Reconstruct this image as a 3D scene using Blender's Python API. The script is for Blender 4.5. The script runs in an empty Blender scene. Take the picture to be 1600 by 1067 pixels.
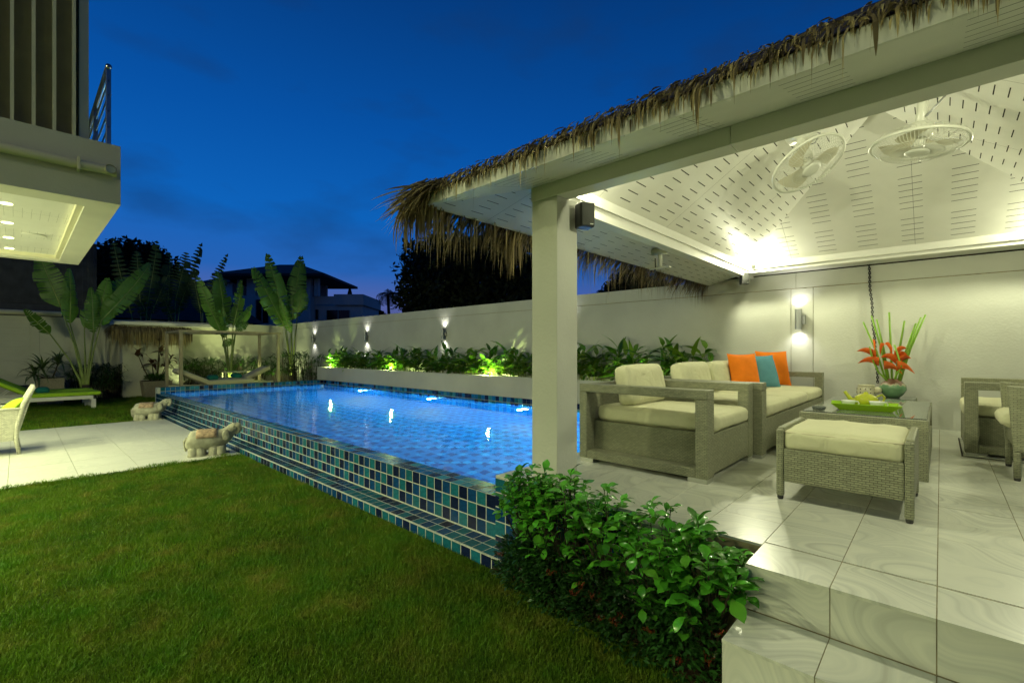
import bpy, math, random
import numpy as np
from mathutils import Vector, Matrix, Euler
R = math.radians
rnd = random.Random(7)
S = bpy.context.scene
COL = S.collection

# ------------------------------------------------------------------ camera
cam_d = bpy.data.cameras.new('camera'); cam = bpy.data.objects.new('camera', cam_d); COL.objects.link(cam)
cam.location = (0, 0, 1.45); cam.rotation_euler = (R(90), 0, R(42.95))
cam_d.lens = 36 * 719.7 / 1600; cam_d.sensor_width = 36; cam_d.shift_y = 15.5 / 1600
cam_d.clip_start = .05; cam_d.clip_end = 2000
S.camera = cam
S.view_settings.view_transform = 'Standard'; S.view_settings.look = 'None'
S.view_settings.exposure = 0; S.view_settings.gamma = 1; S.view_settings.use_curve_mapping = False
S.render.engine = 'CYCLES'
cy = S.cycles
cy.use_denoising = True; cy.max_bounces = 9; cy.diffuse_bounces = 4; cy.glossy_bounces = 4; cy.transmission_bounces = 7
cy.transparent_max_bounces = 12; cy.caustics_refractive = False; cy.caustics_reflective = False
cy.sample_clamp_indirect = 4; cy.sample_clamp_direct = 0; cy.blur_glossy = .5
try: cy.use_light_tree = True
except Exception: pass

# ------------------------------------------------------------------ world : dusk sky
W = bpy.data.worlds.new('World'); S.world = W; W.use_nodes = True
nt = W.node_tree; nt.nodes.clear()
def N(t, ty, **k):
    n = t.nodes.new(ty)
    for a, b in k.items(): setattr(n, a, b)
    return n
def ramp(n, stops):
    e = n.color_ramp.elements
    while len(e) > 1: e.remove(e[-1])
    for i, (p, c) in enumerate(stops):
        if i == 0: e[0].position = p; e[0].color = (*c, 1) if len(c) == 3 else c
        else:
            q = e.new(p); q.color = (*c, 1) if len(c) == 3 else c
def wl():
    L = nt.links.new
    tc = N(nt, 'ShaderNodeTexCoord'); sp = N(nt, 'ShaderNodeSeparateXYZ'); L(tc.outputs['Generated'], sp.inputs[0])
    r = N(nt, 'ShaderNodeValToRGB'); L(sp.outputs['Z'], r.inputs[0])
    ramp(r, [(0.0, (.05, .07, .21)), (.05, (.115, .115, .30)), (.10, (.078, .118, .36)), (.16, (.018, .112, .42)), (.26, (.004, .115, .46)),
             (.42, (.002, .080, .36)), (.62, (.0015, .044, .21)), (1.0, (.001, .025, .12))])
    # western side (-x) a little brighter than the east
    dt = N(nt, 'ShaderNodeVectorMath', operation='DOT_PRODUCT'); L(tc.outputs['Generated'], dt.inputs[0]); dt.inputs[1].default_value = (-.93, .2, -.1)
    mr = N(nt, 'ShaderNodeMapRange'); L(dt.outputs['Value'], mr.inputs[0])
    mr.inputs[1].default_value = -1; mr.inputs[2].default_value = 1; mr.inputs[3].default_value = .25; mr.inputs[4].default_value = 1.12
    mul = N(nt, 'ShaderNodeMix', data_type='RGBA', blend_type='MULTIPLY'); mul.inputs[0].default_value = 1
    L(r.outputs[0], mul.inputs[6]); L(mr.outputs[0], mul.inputs[7])
    # dark streaky clouds
    mp = N(nt, 'ShaderNodeMapping'); mp.inputs['Scale'].default_value = (1.8, 1.8, 4.5); L(tc.outputs['Generated'], mp.inputs[0])
    nz = N(nt, 'ShaderNodeTexNoise'); nz.inputs['Scale'].default_value = 2.3; nz.inputs['Detail'].default_value = 6; L(mp.outputs[0], nz.inputs[0])
    cr = N(nt, 'ShaderNodeValToRGB'); L(nz.outputs[0], cr.inputs[0]); ramp(cr, [(.50, (0, 0, 0)), (.70, (1, 1, 1))])
    fz = N(nt, 'ShaderNodeMath', operation='MULTIPLY'); L(cr.outputs[0], fz.inputs[0]); fz.inputs[1].default_value = .42
    mx = N(nt, 'ShaderNodeMix', data_type='RGBA'); L(fz.outputs[0], mx.inputs[0]); L(mul.outputs[2], mx.inputs[6]); mx.inputs[7].default_value = (.008, .035, .12, 1)
    bg = N(nt, 'ShaderNodeBackground'); L(mx.outputs[2], bg.inputs[0]); bg.inputs[1].default_value = 1.0
    o = N(nt, 'ShaderNodeOutputWorld'); L(bg.outputs[0], o.inputs[0])
wl()

# ------------------------------------------------------------------ materials
def mat(name, base, rough=.6, spec=.5, metal=0, var=.0, vscale=6, bump=0, bscale=60, objvar=0, emit=None, estr=0, transl=0, coat=0, detail=4, hue=None):
    m = bpy.data.materials.new(name); m.use_nodes = True; t = m.node_tree; L = t.links.new
    b = t.nodes['Principled BSDF']
    b.inputs['Roughness'].default_value = rough; b.inputs['Specular IOR Level'].default_value = spec; b.inputs['Metallic'].default_value = metal
    b.inputs['Coat Weight'].default_value = coat
    tc = N(t, 'ShaderNodeTexCoord')
    rgb = N(t, 'ShaderNodeRGB'); rgb.outputs[0].default_value = (*base, 1); out = rgb.outputs[0]
    if var:
        nz = N(t, 'ShaderNodeTexNoise'); nz.inputs['Scale'].default_value = vscale; nz.inputs['Detail'].default_value = detail; L(tc.outputs['Object'], nz.inputs[0])
        mr = N(t, 'ShaderNodeMapRange'); L(nz.outputs[0], mr.inputs[0]); mr.inputs[1].default_value = .3; mr.inputs[2].default_value = .7
        mr.inputs[3].default_value = 1 - var; mr.inputs[4].default_value = 1 + var
        mx = N(t, 'ShaderNodeMix', data_type='RGBA', blend_type='MULTIPLY'); mx.inputs[0].default_value = 1; L(out, mx.inputs[6]); L(mr.outputs[0], mx.inputs[7]); out = mx.outputs[2]
    if objvar:
        oi = N(t, 'ShaderNodeObjectInfo'); mr = N(t, 'ShaderNodeMapRange'); L(oi.outputs['Random'], mr.inputs[0]); mr.inputs[3].default_value = 1 - objvar; mr.inputs[4].default_value = 1 + objvar
        mx = N(t, 'ShaderNodeMix', data_type='RGBA', blend_type='MULTIPLY'); mx.inputs[0].default_value = 1; L(out, mx.inputs[6]); L(mr.outputs[0], mx.inputs[7]); out = mx.outputs[2]
        if hue:
            ml = N(t, 'ShaderNodeMath', operation='MULTIPLY'); L(oi.outputs['Random'], ml.inputs[0]); ml.inputs[1].default_value = 7.31
            fr = N(t, 'ShaderNodeMath', operation='FRACT'); L(ml.outputs[0], fr.inputs[0])
            pw = N(t, 'ShaderNodeMath', operation='POWER'); L(fr.outputs[0], pw.inputs[0]); pw.inputs[1].default_value = 4
            mx = N(t, 'ShaderNodeMix', data_type='RGBA'); L(pw.outputs[0], mx.inputs[0]); L(out, mx.inputs[6]); mx.inputs[7].default_value = (*hue, 1); out = mx.outputs[2]
    L(out, b.inputs['Base Color'])
    if bump:
        nz = N(t, 'ShaderNodeTexNoise'); nz.inputs['Scale'].default_value = bscale; nz.inputs['Detail'].default_value = 5; L(tc.outputs['Object'], nz.inputs[0])
        bp = N(t, 'ShaderNodeBump'); bp.inputs['Strength'].default_value = bump; bp.inputs['Distance'].default_value = .01; L(nz.outputs[0], bp.inputs['Height']); L(bp.outputs[0], b.inputs['Normal'])
    if emit:
        b.inputs['Emission Color'].default_value = (*emit, 1); b.inputs['Emission Strength'].default_value = estr
    if transl:
        tr = N(t, 'ShaderNodeBsdfTranslucent'); L(out, tr.inputs[0]); ms = N(t, 'ShaderNodeMixShader'); ms.inputs[0].default_value = transl
        L(b.outputs[0], ms.inputs[1]); L(tr.outputs[0], ms.inputs[2]); L(ms.outputs[0], t.nodes['Material Output'].inputs[0])
    return m
M = {}
M['plaster'] = mat('white_plaster', (.54, .55, .49), .75, .3, var=.11, vscale=1.1, detail=9, bump=.25, bscale=45)
M['cream_wall'] = mat('cream_render', (.52, .52, .42), .8, .3, var=.05, vscale=2, bump=.2, bscale=40)
M['paint'] = mat('white_paint', (.72, .72, .66), .45, .4, var=.03, vscale=3, bump=.08, bscale=25)
M['grout'] = mat('grout', (.46, .48, .42), .8, var=.2, vscale=30)
M['grout_groove_shade'] = mat('brown_grout_groove_shade', (.30, .26, .15), .9, var=.3, vscale=20)  # terrace grout, and the shade colour inside the boundary wall grooves
M['soil'] = mat('dark_soil', (.030, .020, .011), .95, .2, var=.6, vscale=25, bump=1, bscale=40)
M['dark'] = mat('plain_dark', (.03, .03, .02), .9)  # near-black; also stands in for shade behind the board slots
M['metal'] = mat('brushed_steel', (.5, .5, .48), .3, metal=1)
M['grey_metal'] = mat('grey_aluminium', (.30, .31, .31), .4, metal=.6)
M['black'] = mat('black_plastic', (.03, .03, .03), .45, bump=.1, bscale=300)
M['grille'] = mat('speaker_grille', (.06, .065, .06), .7, bump=.5, bscale=700)
M['white_plastic'] = mat('white_plastic', (.62, .63, .55), .3)
M['cable'] = mat('black_cable', (.012, .012, .012), .6)
M['foot_metal'] = mat('satin_foot_metal', (.45, .46, .42), .35, metal=.7)
M['orange'] = mat('orange_fabric', (.80, .20, .012), .85, .2, var=.08, vscale=8, bump=.35, bscale=160)
M['blue_fab'] = mat('blue_fabric', (.10, .27, .33), .85, .2, var=.08, vscale=8, bump=.35, bscale=160)
M['lime_fab'] = mat('lime_fabric', (.33, .55, .03), .85, .2, var=.06, vscale=8, bump=.25, bscale=160)
M['teal_fab'] = mat('teal_fabric', (.01, .12, .11), .9, .2, var=.1, bump=.4, bscale=90)
M['green_tray'] = mat('lime_lacquer', (.28, .50, .008), .18, .5, coat=.5)
M['teapot'] = mat('lime_glaze', (.42, .46, .02), .12, coat=.6, var=.12, vscale=20)
M['china'] = mat('white_china', (.78, .80, .76), .12, coat=.6)
M['cream_glaze'] = mat('cream_glaze', (.62, .60, .42), .2, coat=.5, var=.1, vscale=30)
M['stem'] = mat('green_stem', (.20, .38, .03), .4, var=.15, vscale=10)
M['bract'] = mat('heliconia_bract', (.85, .17, .025), .35, var=.25, vscale=12, transl=.2)
M['stone'] = mat('weathered_stone', (.34, .34, .26), .9, .2, var=.35, vscale=9, bump=.9, bscale=35, detail=8)
M['stone_red'] = mat('faded_red_paint', (.34, .25, .17), .9, .2, var=.45, vscale=22, bump=.7, bscale=40)
M['board_brown'] = mat('louvre_back', (.36, .32, .17), .7, var=.1)
M['fin'] = mat('cream_fin', (.60, .58, .40), .5)
M['pot'] = mat('beige_pot', (.36, .31, .20), .85, var=.15, bump=.4, bscale=60)
M['bark'] = mat('bark', (.05, .04, .025), .9, var=.4, bump=.8, bscale=20)
M['stalk'] = mat('palm_stalk', (.22, .28, .07), .5, var=.25, vscale=6)
M['pane_grey'] = mat('pale_blind_glass', (.5, .52, .42), .25)
M['roof_dark'] = mat('dark_roof_tiles', (.035, .035, .04), .8, var=.3, vscale=4)
M['far_wall'] = mat('grey_render', (.62, .60, .60), .8, var=.1, vscale=.5)
M['far_glass'] = mat('dark_window_glass', (.01, .012, .015), .1)
M['corrugated'] = mat('corrugated_sheet', (.055, .06, .06), .6, metal=.2, var=.3, vscale=3)
def leafmat(name, c, rough=.3, transl=.18, ov=.3, hue=None):
    return mat(name, c, rough, .5, var=.15, vscale=14, objvar=ov, transl=transl, hue=hue)
M['gard'] = leafmat('gardenia_leaf', (.075, .31, .025), .22, .14, .45, (.12, .34, .03))
M['ixora'] = leafmat('ixora_leaf', (.020, .070, .012), .3, .1, .4)
M['ginger'] = leafmat('ginger_leaf', (.07, .21, .018), .3, .28, .4, (.22, .36, .03))
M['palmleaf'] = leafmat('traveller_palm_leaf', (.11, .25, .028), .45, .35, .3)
M['palm_unlit'] = leafmat('unlit_palm_leaf', (.055, .10, .02), .5, .25, .3)  # palmleaf with the dimness beyond the end wall put into its colour
M['rhapis'] = leafmat('lady_palm_leaf', (.035, .095, .014), .4, .15, .4)
M['yucca'] = leafmat('yucca_leaf', (.07, .12, .03), .4, .15, .3)
M['cordy'] = leafmat('cordyline_leaf', (.065, .028, .015), .35, .15, .5)
M['redflower'] = mat('red_flower', (.30, .035, .01), .6, var=.3)
M['dark_leaf'] = mat('night_tree_leaf', (.020, .028, .010), .7, .2, var=.4, vscale=2, transl=.1)

def grassmat():
    m = mat('grass_blade', (.06, .13, .012), .6, .25); t = m.node_tree; L = t.links.new; b = t.nodes['Principled BSDF']
    g = N(t, 'ShaderNodeNewGeometry'); nz = N(t, 'ShaderNodeTexNoise'); nz.inputs['Scale'].default_value = 3.4; nz.inputs['Detail'].default_value = 9; nz.inputs['Roughness'].default_value = .68; L(g.outputs['Position'], nz.inputs[0])
    r = N(t, 'ShaderNodeValToRGB'); L(nz.outputs[0], r.inputs[0]); ramp(r, [(.36, (.062, .175, .006)), (.53, (.110, .195, .009)), (.70, (.20, .205, .03))])
    at = N(t, 'ShaderNodeAttribute'); at.attribute_name = 'tone'
    mx = N(t, 'ShaderNodeMix', data_type='RGBA', blend_type='MULTIPLY'); mx.inputs[0].default_value = 1; L(r.outputs[0], mx.inputs[6]); L(at.outputs['Fac'], mx.inputs[7])
    L(mx.outputs[2], b.inputs['Base Color'])
    tr = N(t, 'ShaderNodeBsdfTranslucent'); L(mx.outputs[2], tr.inputs[0]); ms = N(t, 'ShaderNodeMixShader'); ms.inputs[0].default_value = .25
    L(b.outputs[0], ms.inputs[1]); L(tr.outputs[0], ms.inputs[2]); L(ms.outputs[0], t.nodes['Material Output'].inputs[0])
    return m
M['grass'] = grassmat()
M['lawn_base'] = mat('lawn_ground', (.05, .09, .012), .95, .1, var=.5, vscale=5, bump=1, bscale=90, detail=8)

def thatchmat():
    m = mat('thatch', (.2, .15, .07), .75, .25, transl=.15); t = m.node_tree; L = t.links.new
    at = N(t, 'ShaderNodeAttribute'); at.attribute_name = 'tone'
    r = N(t, 'ShaderNodeValToRGB'); L(at.outputs['Fac'], r.inputs[0]); ramp(r, [(0, (.085, .062, .034)), (.45, (.27, .21, .10)), (1, (.55, .46, .22))])
    for n in t.nodes:
        if n.type in ('BSDF_PRINCIPLED',): L(r.outputs[0], n.inputs['Base Color'])
        if n.type == 'BSDF_TRANSLUCENT': L(r.outputs[0], n.inputs[0])
    return m
M['thatch'] = thatchmat()

def wickermat(name, c, w=.024, h=.0105):
    m = mat(name, c, .5, .4); t = m.node_tree; L = t.links.new; b = t.nodes['Principled BSDF']
    uv = N(t, 'ShaderNodeUVMap'); uv.uv_map = 'UVMap'
    nz = N(t, 'ShaderNodeTexNoise'); nz.inputs['Scale'].default_value = 22; nz.inputs['Detail'].default_value = 2; L(uv.outputs[0], nz.inputs[0])
    sb = N(t, 'ShaderNodeVectorMath', operation='SUBTRACT'); L(nz.outputs['Color'], sb.inputs[0]); sb.inputs[1].default_value = (.5, .5, .5)
    sc = N(t, 'ShaderNodeVectorMath', operation='SCALE'); L(sb.outputs[0], sc.inputs[0]); sc.inputs[3].default_value = .005
    ad = N(t, 'ShaderNodeVectorMath', operation='ADD'); L(uv.outputs[0], ad.inputs[0]); L(sc.outputs[0], ad.inputs[1])
    br = N(t, 'ShaderNodeTexBrick'); L(ad.outputs[0], br.inputs[0]); br.inputs['Scale'].default_value = 1
    br.inputs['Brick Width'].default_value = w; br.inputs['Row Height'].default_value = h; br.inputs['Mortar Size'].default_value = .0022; br.inputs['Mortar Smooth'].default_value = 1
    br.inputs['Color1'].default_value = (*[x * 1.12 for x in c], 1); br.inputs['Color2'].default_value = (*[x * .82 for x in c], 1); br.inputs['Mortar'].default_value = (*[x * .38 for x in c], 1)
    L(br.outputs['Color'], b.inputs['Base Color'])
    bp = N(t, 'ShaderNodeBump'); bp.invert = True; bp.inputs['Strength'].default_value = .9; bp.inputs['Distance'].default_value = .004
    L(br.outputs['Fac'], bp.inputs['Height']); L(bp.outputs[0], b.inputs['Normal'])
    return m
M['wicker'] = wickermat('taupe_wicker', (.30, .31, .205))
M['wicker_big'] = wickermat('taupe_wicker_wide', (.295, .305, .20), .034, .0125)
M['wicker_white'] = wickermat('cream_wicker', (.62, .62, .50), .03, .014)
M['wicker_pot'] = wickermat('beige_woven_pot', (.36, .32, .22), .03, .015)

def fabric(name, c):
    m = mat(name, c, .85, .2, var=.04, vscale=5); t = m.node_tree; L = t.links.new; b = t.nodes['Principled BSDF']
    tc = N(t, 'ShaderNodeTexCoord'); w = N(t, 'ShaderNodeTexNoise'); w.inputs['Scale'].default_value = 7; w.inputs['Detail'].default_value = 3; w.inputs['Distortion'].default_value = 1.2; L(tc.outputs['Object'], w.inputs[0])
    n2 = N(t, 'ShaderNodeTexNoise'); n2.inputs['Scale'].default_value = 350; L(tc.outputs['Object'], n2.inputs[0])
    b1 = N(t, 'ShaderNodeBump'); b1.inputs['Strength'].default_value = .5; b1.inputs['Distance'].default_value = .03; L(w.outputs[0], b1.inputs['Height'])
    b2 = N(t, 'ShaderNodeBump'); b2.inputs['Strength'].default_value = .25; b2.inputs['Distance'].default_value = .002; L(n2.outputs[0], b2.inputs['Height']); L(b1.outputs[0], b2.inputs['Normal']); L(b2.outputs[0], b.inputs['Normal'])
    return m
M['cream'] = fabric('cream_fabric', (.58, .575, .39))
M['cream2'] = fabric('cream_outdoor_fabric', (.50, .46, .32))

def marble(name, c, rough=.28, strength=.24):
    m = mat(name, c, rough, .5); t = m.node_tree; L = t.links.new; b = t.nodes['Principled BSDF']
    tc = N(t, 'ShaderNodeTexCoord'); oi = N(t, 'ShaderNodeObjectInfo')
    ml = N(t, 'ShaderNodeMath', operation='MULTIPLY'); L(oi.outputs['Random'], ml.inputs[0]); ml.inputs[1].default_value = 91
    ad = N(t, 'ShaderNodeVectorMath', operation='ADD'); L(tc.outputs['Object'], ad.inputs[0]); L(ml.outputs[0], ad.inputs[1])
    n1 = N(t, 'ShaderNodeTexNoise'); n1.inputs['Scale'].default_value = 1.7; n1.inputs['Detail'].default_value = 1.0; n1.inputs['Distortion'].default_value = .25; L(ad.outputs[0], n1.inputs[0])
    m1 = N(t, 'ShaderNodeMath', operation='MULTIPLY'); L(n1.outputs[0], m1.inputs[0]); m1.inputs[1].default_value = 19
    cmb = N(t, 'ShaderNodeCombineXYZ'); L(m1.outputs[0], cmb.inputs[0]); L(ml.outputs[0], cmb.inputs[1])
    n2 = N(t, 'ShaderNodeTexNoise'); n2.inputs['Scale'].default_value = 2.6; n2.inputs['Detail'].default_value = 7; L(cmb.outputs[0], n2.inputs[0])
    r = N(t, 'ShaderNodeValToRGB'); L(n2.outputs[0], r.inputs[0])
    k = 1 - strength
    ramp(r, [(.30, [x * k for x in c]), (.45, [c[0] * (1 - .35 * strength), c[1] * (1 - .3 * strength), c[2] * (1 - .25 * strength)]), (.55, c), (.72, [min(1, x * 1.10) for x in c])])
    L(r.outputs[0], b.inputs['Base Color'])
    n3 = N(t, 'ShaderNodeTexNoise'); n3.inputs['Scale'].default_value = 5; L(ad.outputs[0], n3.inputs[0])
    bp = N(t, 'ShaderNodeBump'); bp.inputs['Strength'].default_value = .12; bp.inputs['Distance'].default_value = .01; L(n3.outputs[0], bp.inputs['Height']); L(bp.outputs[0], b.inputs['Normal'])
    return m
M['marble'] = marble('pale_marble_tile', (.66, .67, .58), .28, .26)
M['patio_tile'] = marble('patio_stone_tile', (.56, .57, .50), .45, .12)

TC = [('navy', (.006, .012, .045)), ('deep_blue', (.005, .042, .135)), ('teal', (.010, .105, .150)), ('aqua', (.04, .24, .36)), ('mid_blue', (.012, .14, .40))]
for n_, c_ in TC: M['t_' + n_] = mat(n_ + '_glazed_tile', c_, .24, .16, var=.22, vscale=45, objvar=.15)
for n_, c_ in (('pf1', (.006, .21, .50)), ('pf2', (.015, .34, .64)), ('pf3', (.002, .07, .25))): M[n_] = mat('pool_floor_tile_' + n_, c_, .35, .3)

def watermat():
    m = bpy.data.materials.new('pool_water'); m.use_nodes = True; t = m.node_tree; L = t.links.new; t.nodes.clear()
    g = N(t, 'ShaderNodeBsdfGlass'); g.inputs['IOR'].default_value = 1.29; g.inputs['Roughness'].default_value = .012; g.inputs['Color'].default_value = (.90, .97, 1, 1)
    gp = N(t, 'ShaderNodeNewGeometry'); mp = N(t, 'ShaderNodeMapping'); mp.inputs['Scale'].default_value = (1, 1, 1); L(gp.outputs['Position'], mp.inputs[0])
    n1 = N(t, 'ShaderNodeTexNoise'); n1.inputs['Scale'].default_value = 3.2; n1.inputs['Detail'].default_value = 3; L(mp.outputs[0], n1.inputs[0])
    n2 = N(t, 'ShaderNodeTexNoise'); n2.inputs['Scale'].default_value = 14; n2.inputs['Detail'].default_value = 2; L(mp.outputs[0], n2.inputs[0])
    b1 = N(t, 'ShaderNodeBump'); b1.inputs['Strength'].default_value = .12; b1.inputs['Distance'].default_value = .05; L(n1.outputs[0], b1.inputs['Height'])
    b2 = N(t, 'ShaderNodeBump'); b2.inputs['Strength'].default_value = .09; b2.inputs['Distance'].default_value = .01; L(n2.outputs[0], b2.inputs['Height']); L(b1.outputs[0], b2.inputs['Normal'])
    L(b2.outputs[0], g.inputs['Normal'])
    o = N(t, 'ShaderNodeOutputMaterial'); L(g.outputs[0], o.inputs[0]); return m
M['water'] = watermat()
def glassmat(name, c, rough=.02):
    m = bpy.data.materials.new(name); m.use_nodes = True; b = m.node_tree.nodes['Principled BSDF']
    b.inputs['Base Color'].default_value = (*c, 1); b.inputs['Transmission Weight'].default_value = .85; b.inputs['Roughness'].default_value = rough; return m
M['glass'] = glassmat('table_glass', (.75, .85, .78))
def boardmat():
    m = mat('grained_ceiling_board', (.74, .74, .68), .45, .4, var=.03); t = m.node_tree; L = t.links.new; b = t.nodes['Principled BSDF']
    uv = N(t, 'ShaderNodeUVMap'); uv.uv_map = 'UVMap'; mp = N(t, 'ShaderNodeMapping'); mp.inputs['Scale'].default_value = (3, 55, 1); L(uv.outputs[0], mp.inputs[0])
    nz = N(t, 'ShaderNodeTexNoise'); nz.inputs['Scale'].default_value = 1; nz.inputs['Detail'].default_value = 4; nz.inputs['Distortion'].default_value = 1.5; L(mp.outputs[0], nz.inputs[0])
    bp = N(t, 'ShaderNodeBump'); bp.inputs['Strength'].default_value = .35; bp.inputs['Distance'].default_value = .003; L(nz.outputs[0], bp.inputs['Height']); L(bp.outputs[0], b.inputs['Normal'])
    return m
M['board'] = boardmat()
def vasemat():
    m = mat('celadon_glaze', (.12, .24, .12), .2, coat=.5); t = m.node_tree; L = t.links.new; b = t.nodes['Principled BSDF']
    tc = N(t, 'ShaderNodeTexCoord'); sp = N(t, 'ShaderNodeSeparateXYZ'); L(tc.outputs['Object'], sp.inputs[0])
    nz = N(t, 'ShaderNodeTexNoise'); nz.inputs['Scale'].default_value = 28; L(tc.outputs['Object'], nz.inputs[0])
    ml = N(t, 'ShaderNodeMath', operation='MULTIPLY_ADD'); L(nz.outputs[0], ml.inputs[0]); ml.inputs[1].default_value = .06; L(sp.outputs['Z'], ml.inputs[2])
    r = N(t, 'ShaderNodeValToRGB'); L(ml.outputs[0], r.inputs[0]); ramp(r, [(.168, (.13, .26, .13)), (.178, (.40, .36, .24)), (.195, (.13, .06, .035))]); L(r.outputs[0], b.inputs['Base Color']); return m
M['vase'] = vasemat()
def emis(name, c, s):
    m = bpy.data.materials.new(name); m.use_nodes = True; t = m.node_tree; t.nodes.clear(); e = N(t, 'ShaderNodeEmission'); e.inputs[0].default_value = (*c, 1); e.inputs[1].default_value = s
    o = N(t, 'ShaderNodeOutputMaterial'); t.links.new(e.outputs[0], o.inputs[0]); return m
WARM = (.98, 1.0, .55); NEUT = (1, .97, .86)
M['lens_warm'] = emis('warm_lamp_lens', WARM, 6); M['lens_white'] = emis('white_lamp_lens', NEUT, 10); M['lens_pool'] = emis('pool_lamp_lens', (.75, .93, 1), 12)
M['lens_up'] = emis('uplight_lens', (.9, 1, .45), 8)

# ------------------------------------------------------------------ mesh builder
class MB:
    def __init__(s): s.v = []; s.f = []; s.m = []; s.tone = []
    def poly(s, pts, mi=0, tone=None):
        b = len(s.v); s.v += [tuple(p) for p in pts]; s.f.append(tuple(range(b, b + len(pts)))); s.m.append(mi)
        if tone is not None: s.tone += [tone] * len(pts)
    def mesh(s, V, F, mi=0, tone=None):
        b = len(s.v); s.v += [tuple(p) for p in V]; s.f += [tuple(b + i for i in f) for f in F]; s.m += [mi] * len(F)
        if tone is not None: s.tone += [tone] * len(V)
    def box(s, x0, x1, y0, y1, z0, z1, mi=0):
        V = [(x, y, z) for z in (z0, z1) for y in (y0, y1) for x in (x0, x1)]
        s.mesh(V, [(0, 2, 3, 1), (4, 5, 7, 6), (0, 1, 5, 4), (1, 3, 7, 5), (3, 2, 6, 7), (2, 0, 4, 6)], mi); return s
    def hexa(s, lo, hi, mi=0):   # lo, hi: 4 points ccw
        s.mesh(list(lo) + list(hi), [(3, 2, 1, 0), (4, 5, 6, 7), (0, 1, 5, 4), (1, 2, 6, 5), (2, 3, 7, 6), (3, 0, 4, 7)], mi); return s
    def tube(s, pts, r, n=8, mi=0, cap=True, closed=False):
        pts = [Vector(p) for p in pts]; k = len(pts); rr = r if isinstance(r, (list, tuple)) else [r] * k
        V = []; up = Vector((0, 0, 1)); prev = None
        for i, p in enumerate(pts):
            a = pts[(i - 1) % k] if (i > 0 or closed) else p; b = pts[(i + 1) % k] if (i < k - 1 or closed) else p
            t = (b - a).normalized()
            if prev is None:
                q = t.cross(up)
                if q.length < .1: q = t.cross(Vector((1, 0, 0)))
            else:
                q = prev - t * prev.dot(t)
            q.normalize(); prev = q; w = t.cross(q)
            for j in range(n):
                a_ = 2 * math.pi * j / n; V.append(p + (q * math.cos(a_) + w * math.sin(a_)) * rr[i])
        F = []
        for i in range(k if closed else k - 1):
            i2 = (i + 1) % k
            for j in range(n): F.append((i * n + j, i * n + (j + 1) % n, i2 * n + (j + 1) % n, i2 * n + j))
        if cap and not closed: F.append(tuple(range(n))[::-1]); F.append(tuple((k - 1) * n + j for j in range(n)))
        s.mesh(V, F, mi); return s
    def lathe(s, prof, n=24, c=(0, 0, 0), mi=0):
        V = []; k = len(prof)
        for r_, z in prof:
            for j in range(n): a = 2 * math.pi * j / n; V.append((c[0] + r_ * math.cos(a), c[1] + r_ * math.sin(a), c[2] + z))
        F = [(i * n + j, i * n + (j + 1) % n, (i + 1) * n + (j + 1) % n, (i + 1) * n + j) for i in range(k - 1) for j in range(n)]
        if prof[0][0] > 1e-6: F.append(tuple(range(n))[::-1])
        if prof[-1][0] > 1e-6: F.append(tuple((k - 1) * n + j for j in range(n)))
        s.mesh(V, F, mi); return s
    def make(s, name, mats, smooth=False):
        me = bpy.data.meshes.new(name); me.from_pydata(s.v, [], s.f); me.update()
        if not isinstance(mats, (list, tuple)): mats = [mats]
        for m in mats: me.materials.append(m)
        if len(mats) > 1: me.polygons.foreach_set('material_index', s.m)
        if len(s.f) < 60000:
            uvl = me.uv_layers.new(name='UVMap'); nl = len(me.loops); co = np.empty(len(me.vertices) * 3, 'f'); me.vertices.foreach_get('co', co); co = co.reshape(-1, 3)
            li = np.empty(nl, 'i'); me.loops.foreach_get('vertex_index', li); nm = np.empty(len(me.polygons) * 3, 'f'); me.polygons.foreach_get('normal', nm); nm = np.abs(nm.reshape(-1, 3))
            lt = np.empty(len(me.polygons), 'i'); me.polygons.foreach_get('loop_total', lt); ax = np.repeat(nm.argmax(1), lt); P = co[li]
            u = np.where(ax == 0, P[:, 1], P[:, 0]); v = np.where(ax == 2, P[:, 1], P[:, 2]); uvl.data.foreach_set('uv', np.stack([u, v], 1).astype('f').ravel())
        if s.tone and len(s.tone) == len(s.v):
            at = me.attributes.new('tone', 'FLOAT', 'POINT'); at.data.foreach_set('value', np.array(s.tone, 'f'))
        if smooth: me.polygons.foreach_set('use_smooth', [True] * len(me.polygons))
        return me
    def build(s, name, mats, parent=None, smooth=False, bev=0, **tags):
        o = bpy.data.objects.new(name, s.make(name, mats, smooth)); COL.objects.link(o)
        if parent: o.parent = parent
        if bev:
            b = o.modifiers.new('bevel', 'BEVEL'); b.width = bev; b.segments = 2; b.limit_method = 'ANGLE'; b.angle_limit = R(40); b.harden_normals = False
            o.data.polygons.foreach_set('use_smooth', [False] * len(o.data.polygons))
        for k, v in tags.items(): o[k] = v
        return o
def thing(name, label, cat, loc=(0, 0, 0), rz=0, group=None):
    o = bpy.data.objects.new(name, None); COL.objects.link(o); o.location = loc; o.rotation_euler = (0, 0, rz); o.empty_display_size = .1
    o['label'] = label; o['category'] = cat
    if group: o['group'] = group
    return o
def struct(name, loc=(0, 0, 0)):
    o = bpy.data.objects.new(name, None); COL.objects.link(o); o.location = loc; o['kind'] = 'structure'; return o
def tag(o, label=None, cat=None, group=None, kind=None):
    for k, v in (('label', label), ('category', cat), ('group', group), ('kind', kind)):
        if v: o[k] = v
    return o
def copy_tree(o, parent=None):
    c = o.copy(); COL.objects.link(c); c.parent = parent
    for ch in list(o.children): copy_tree(ch, c)
    return c
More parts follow.
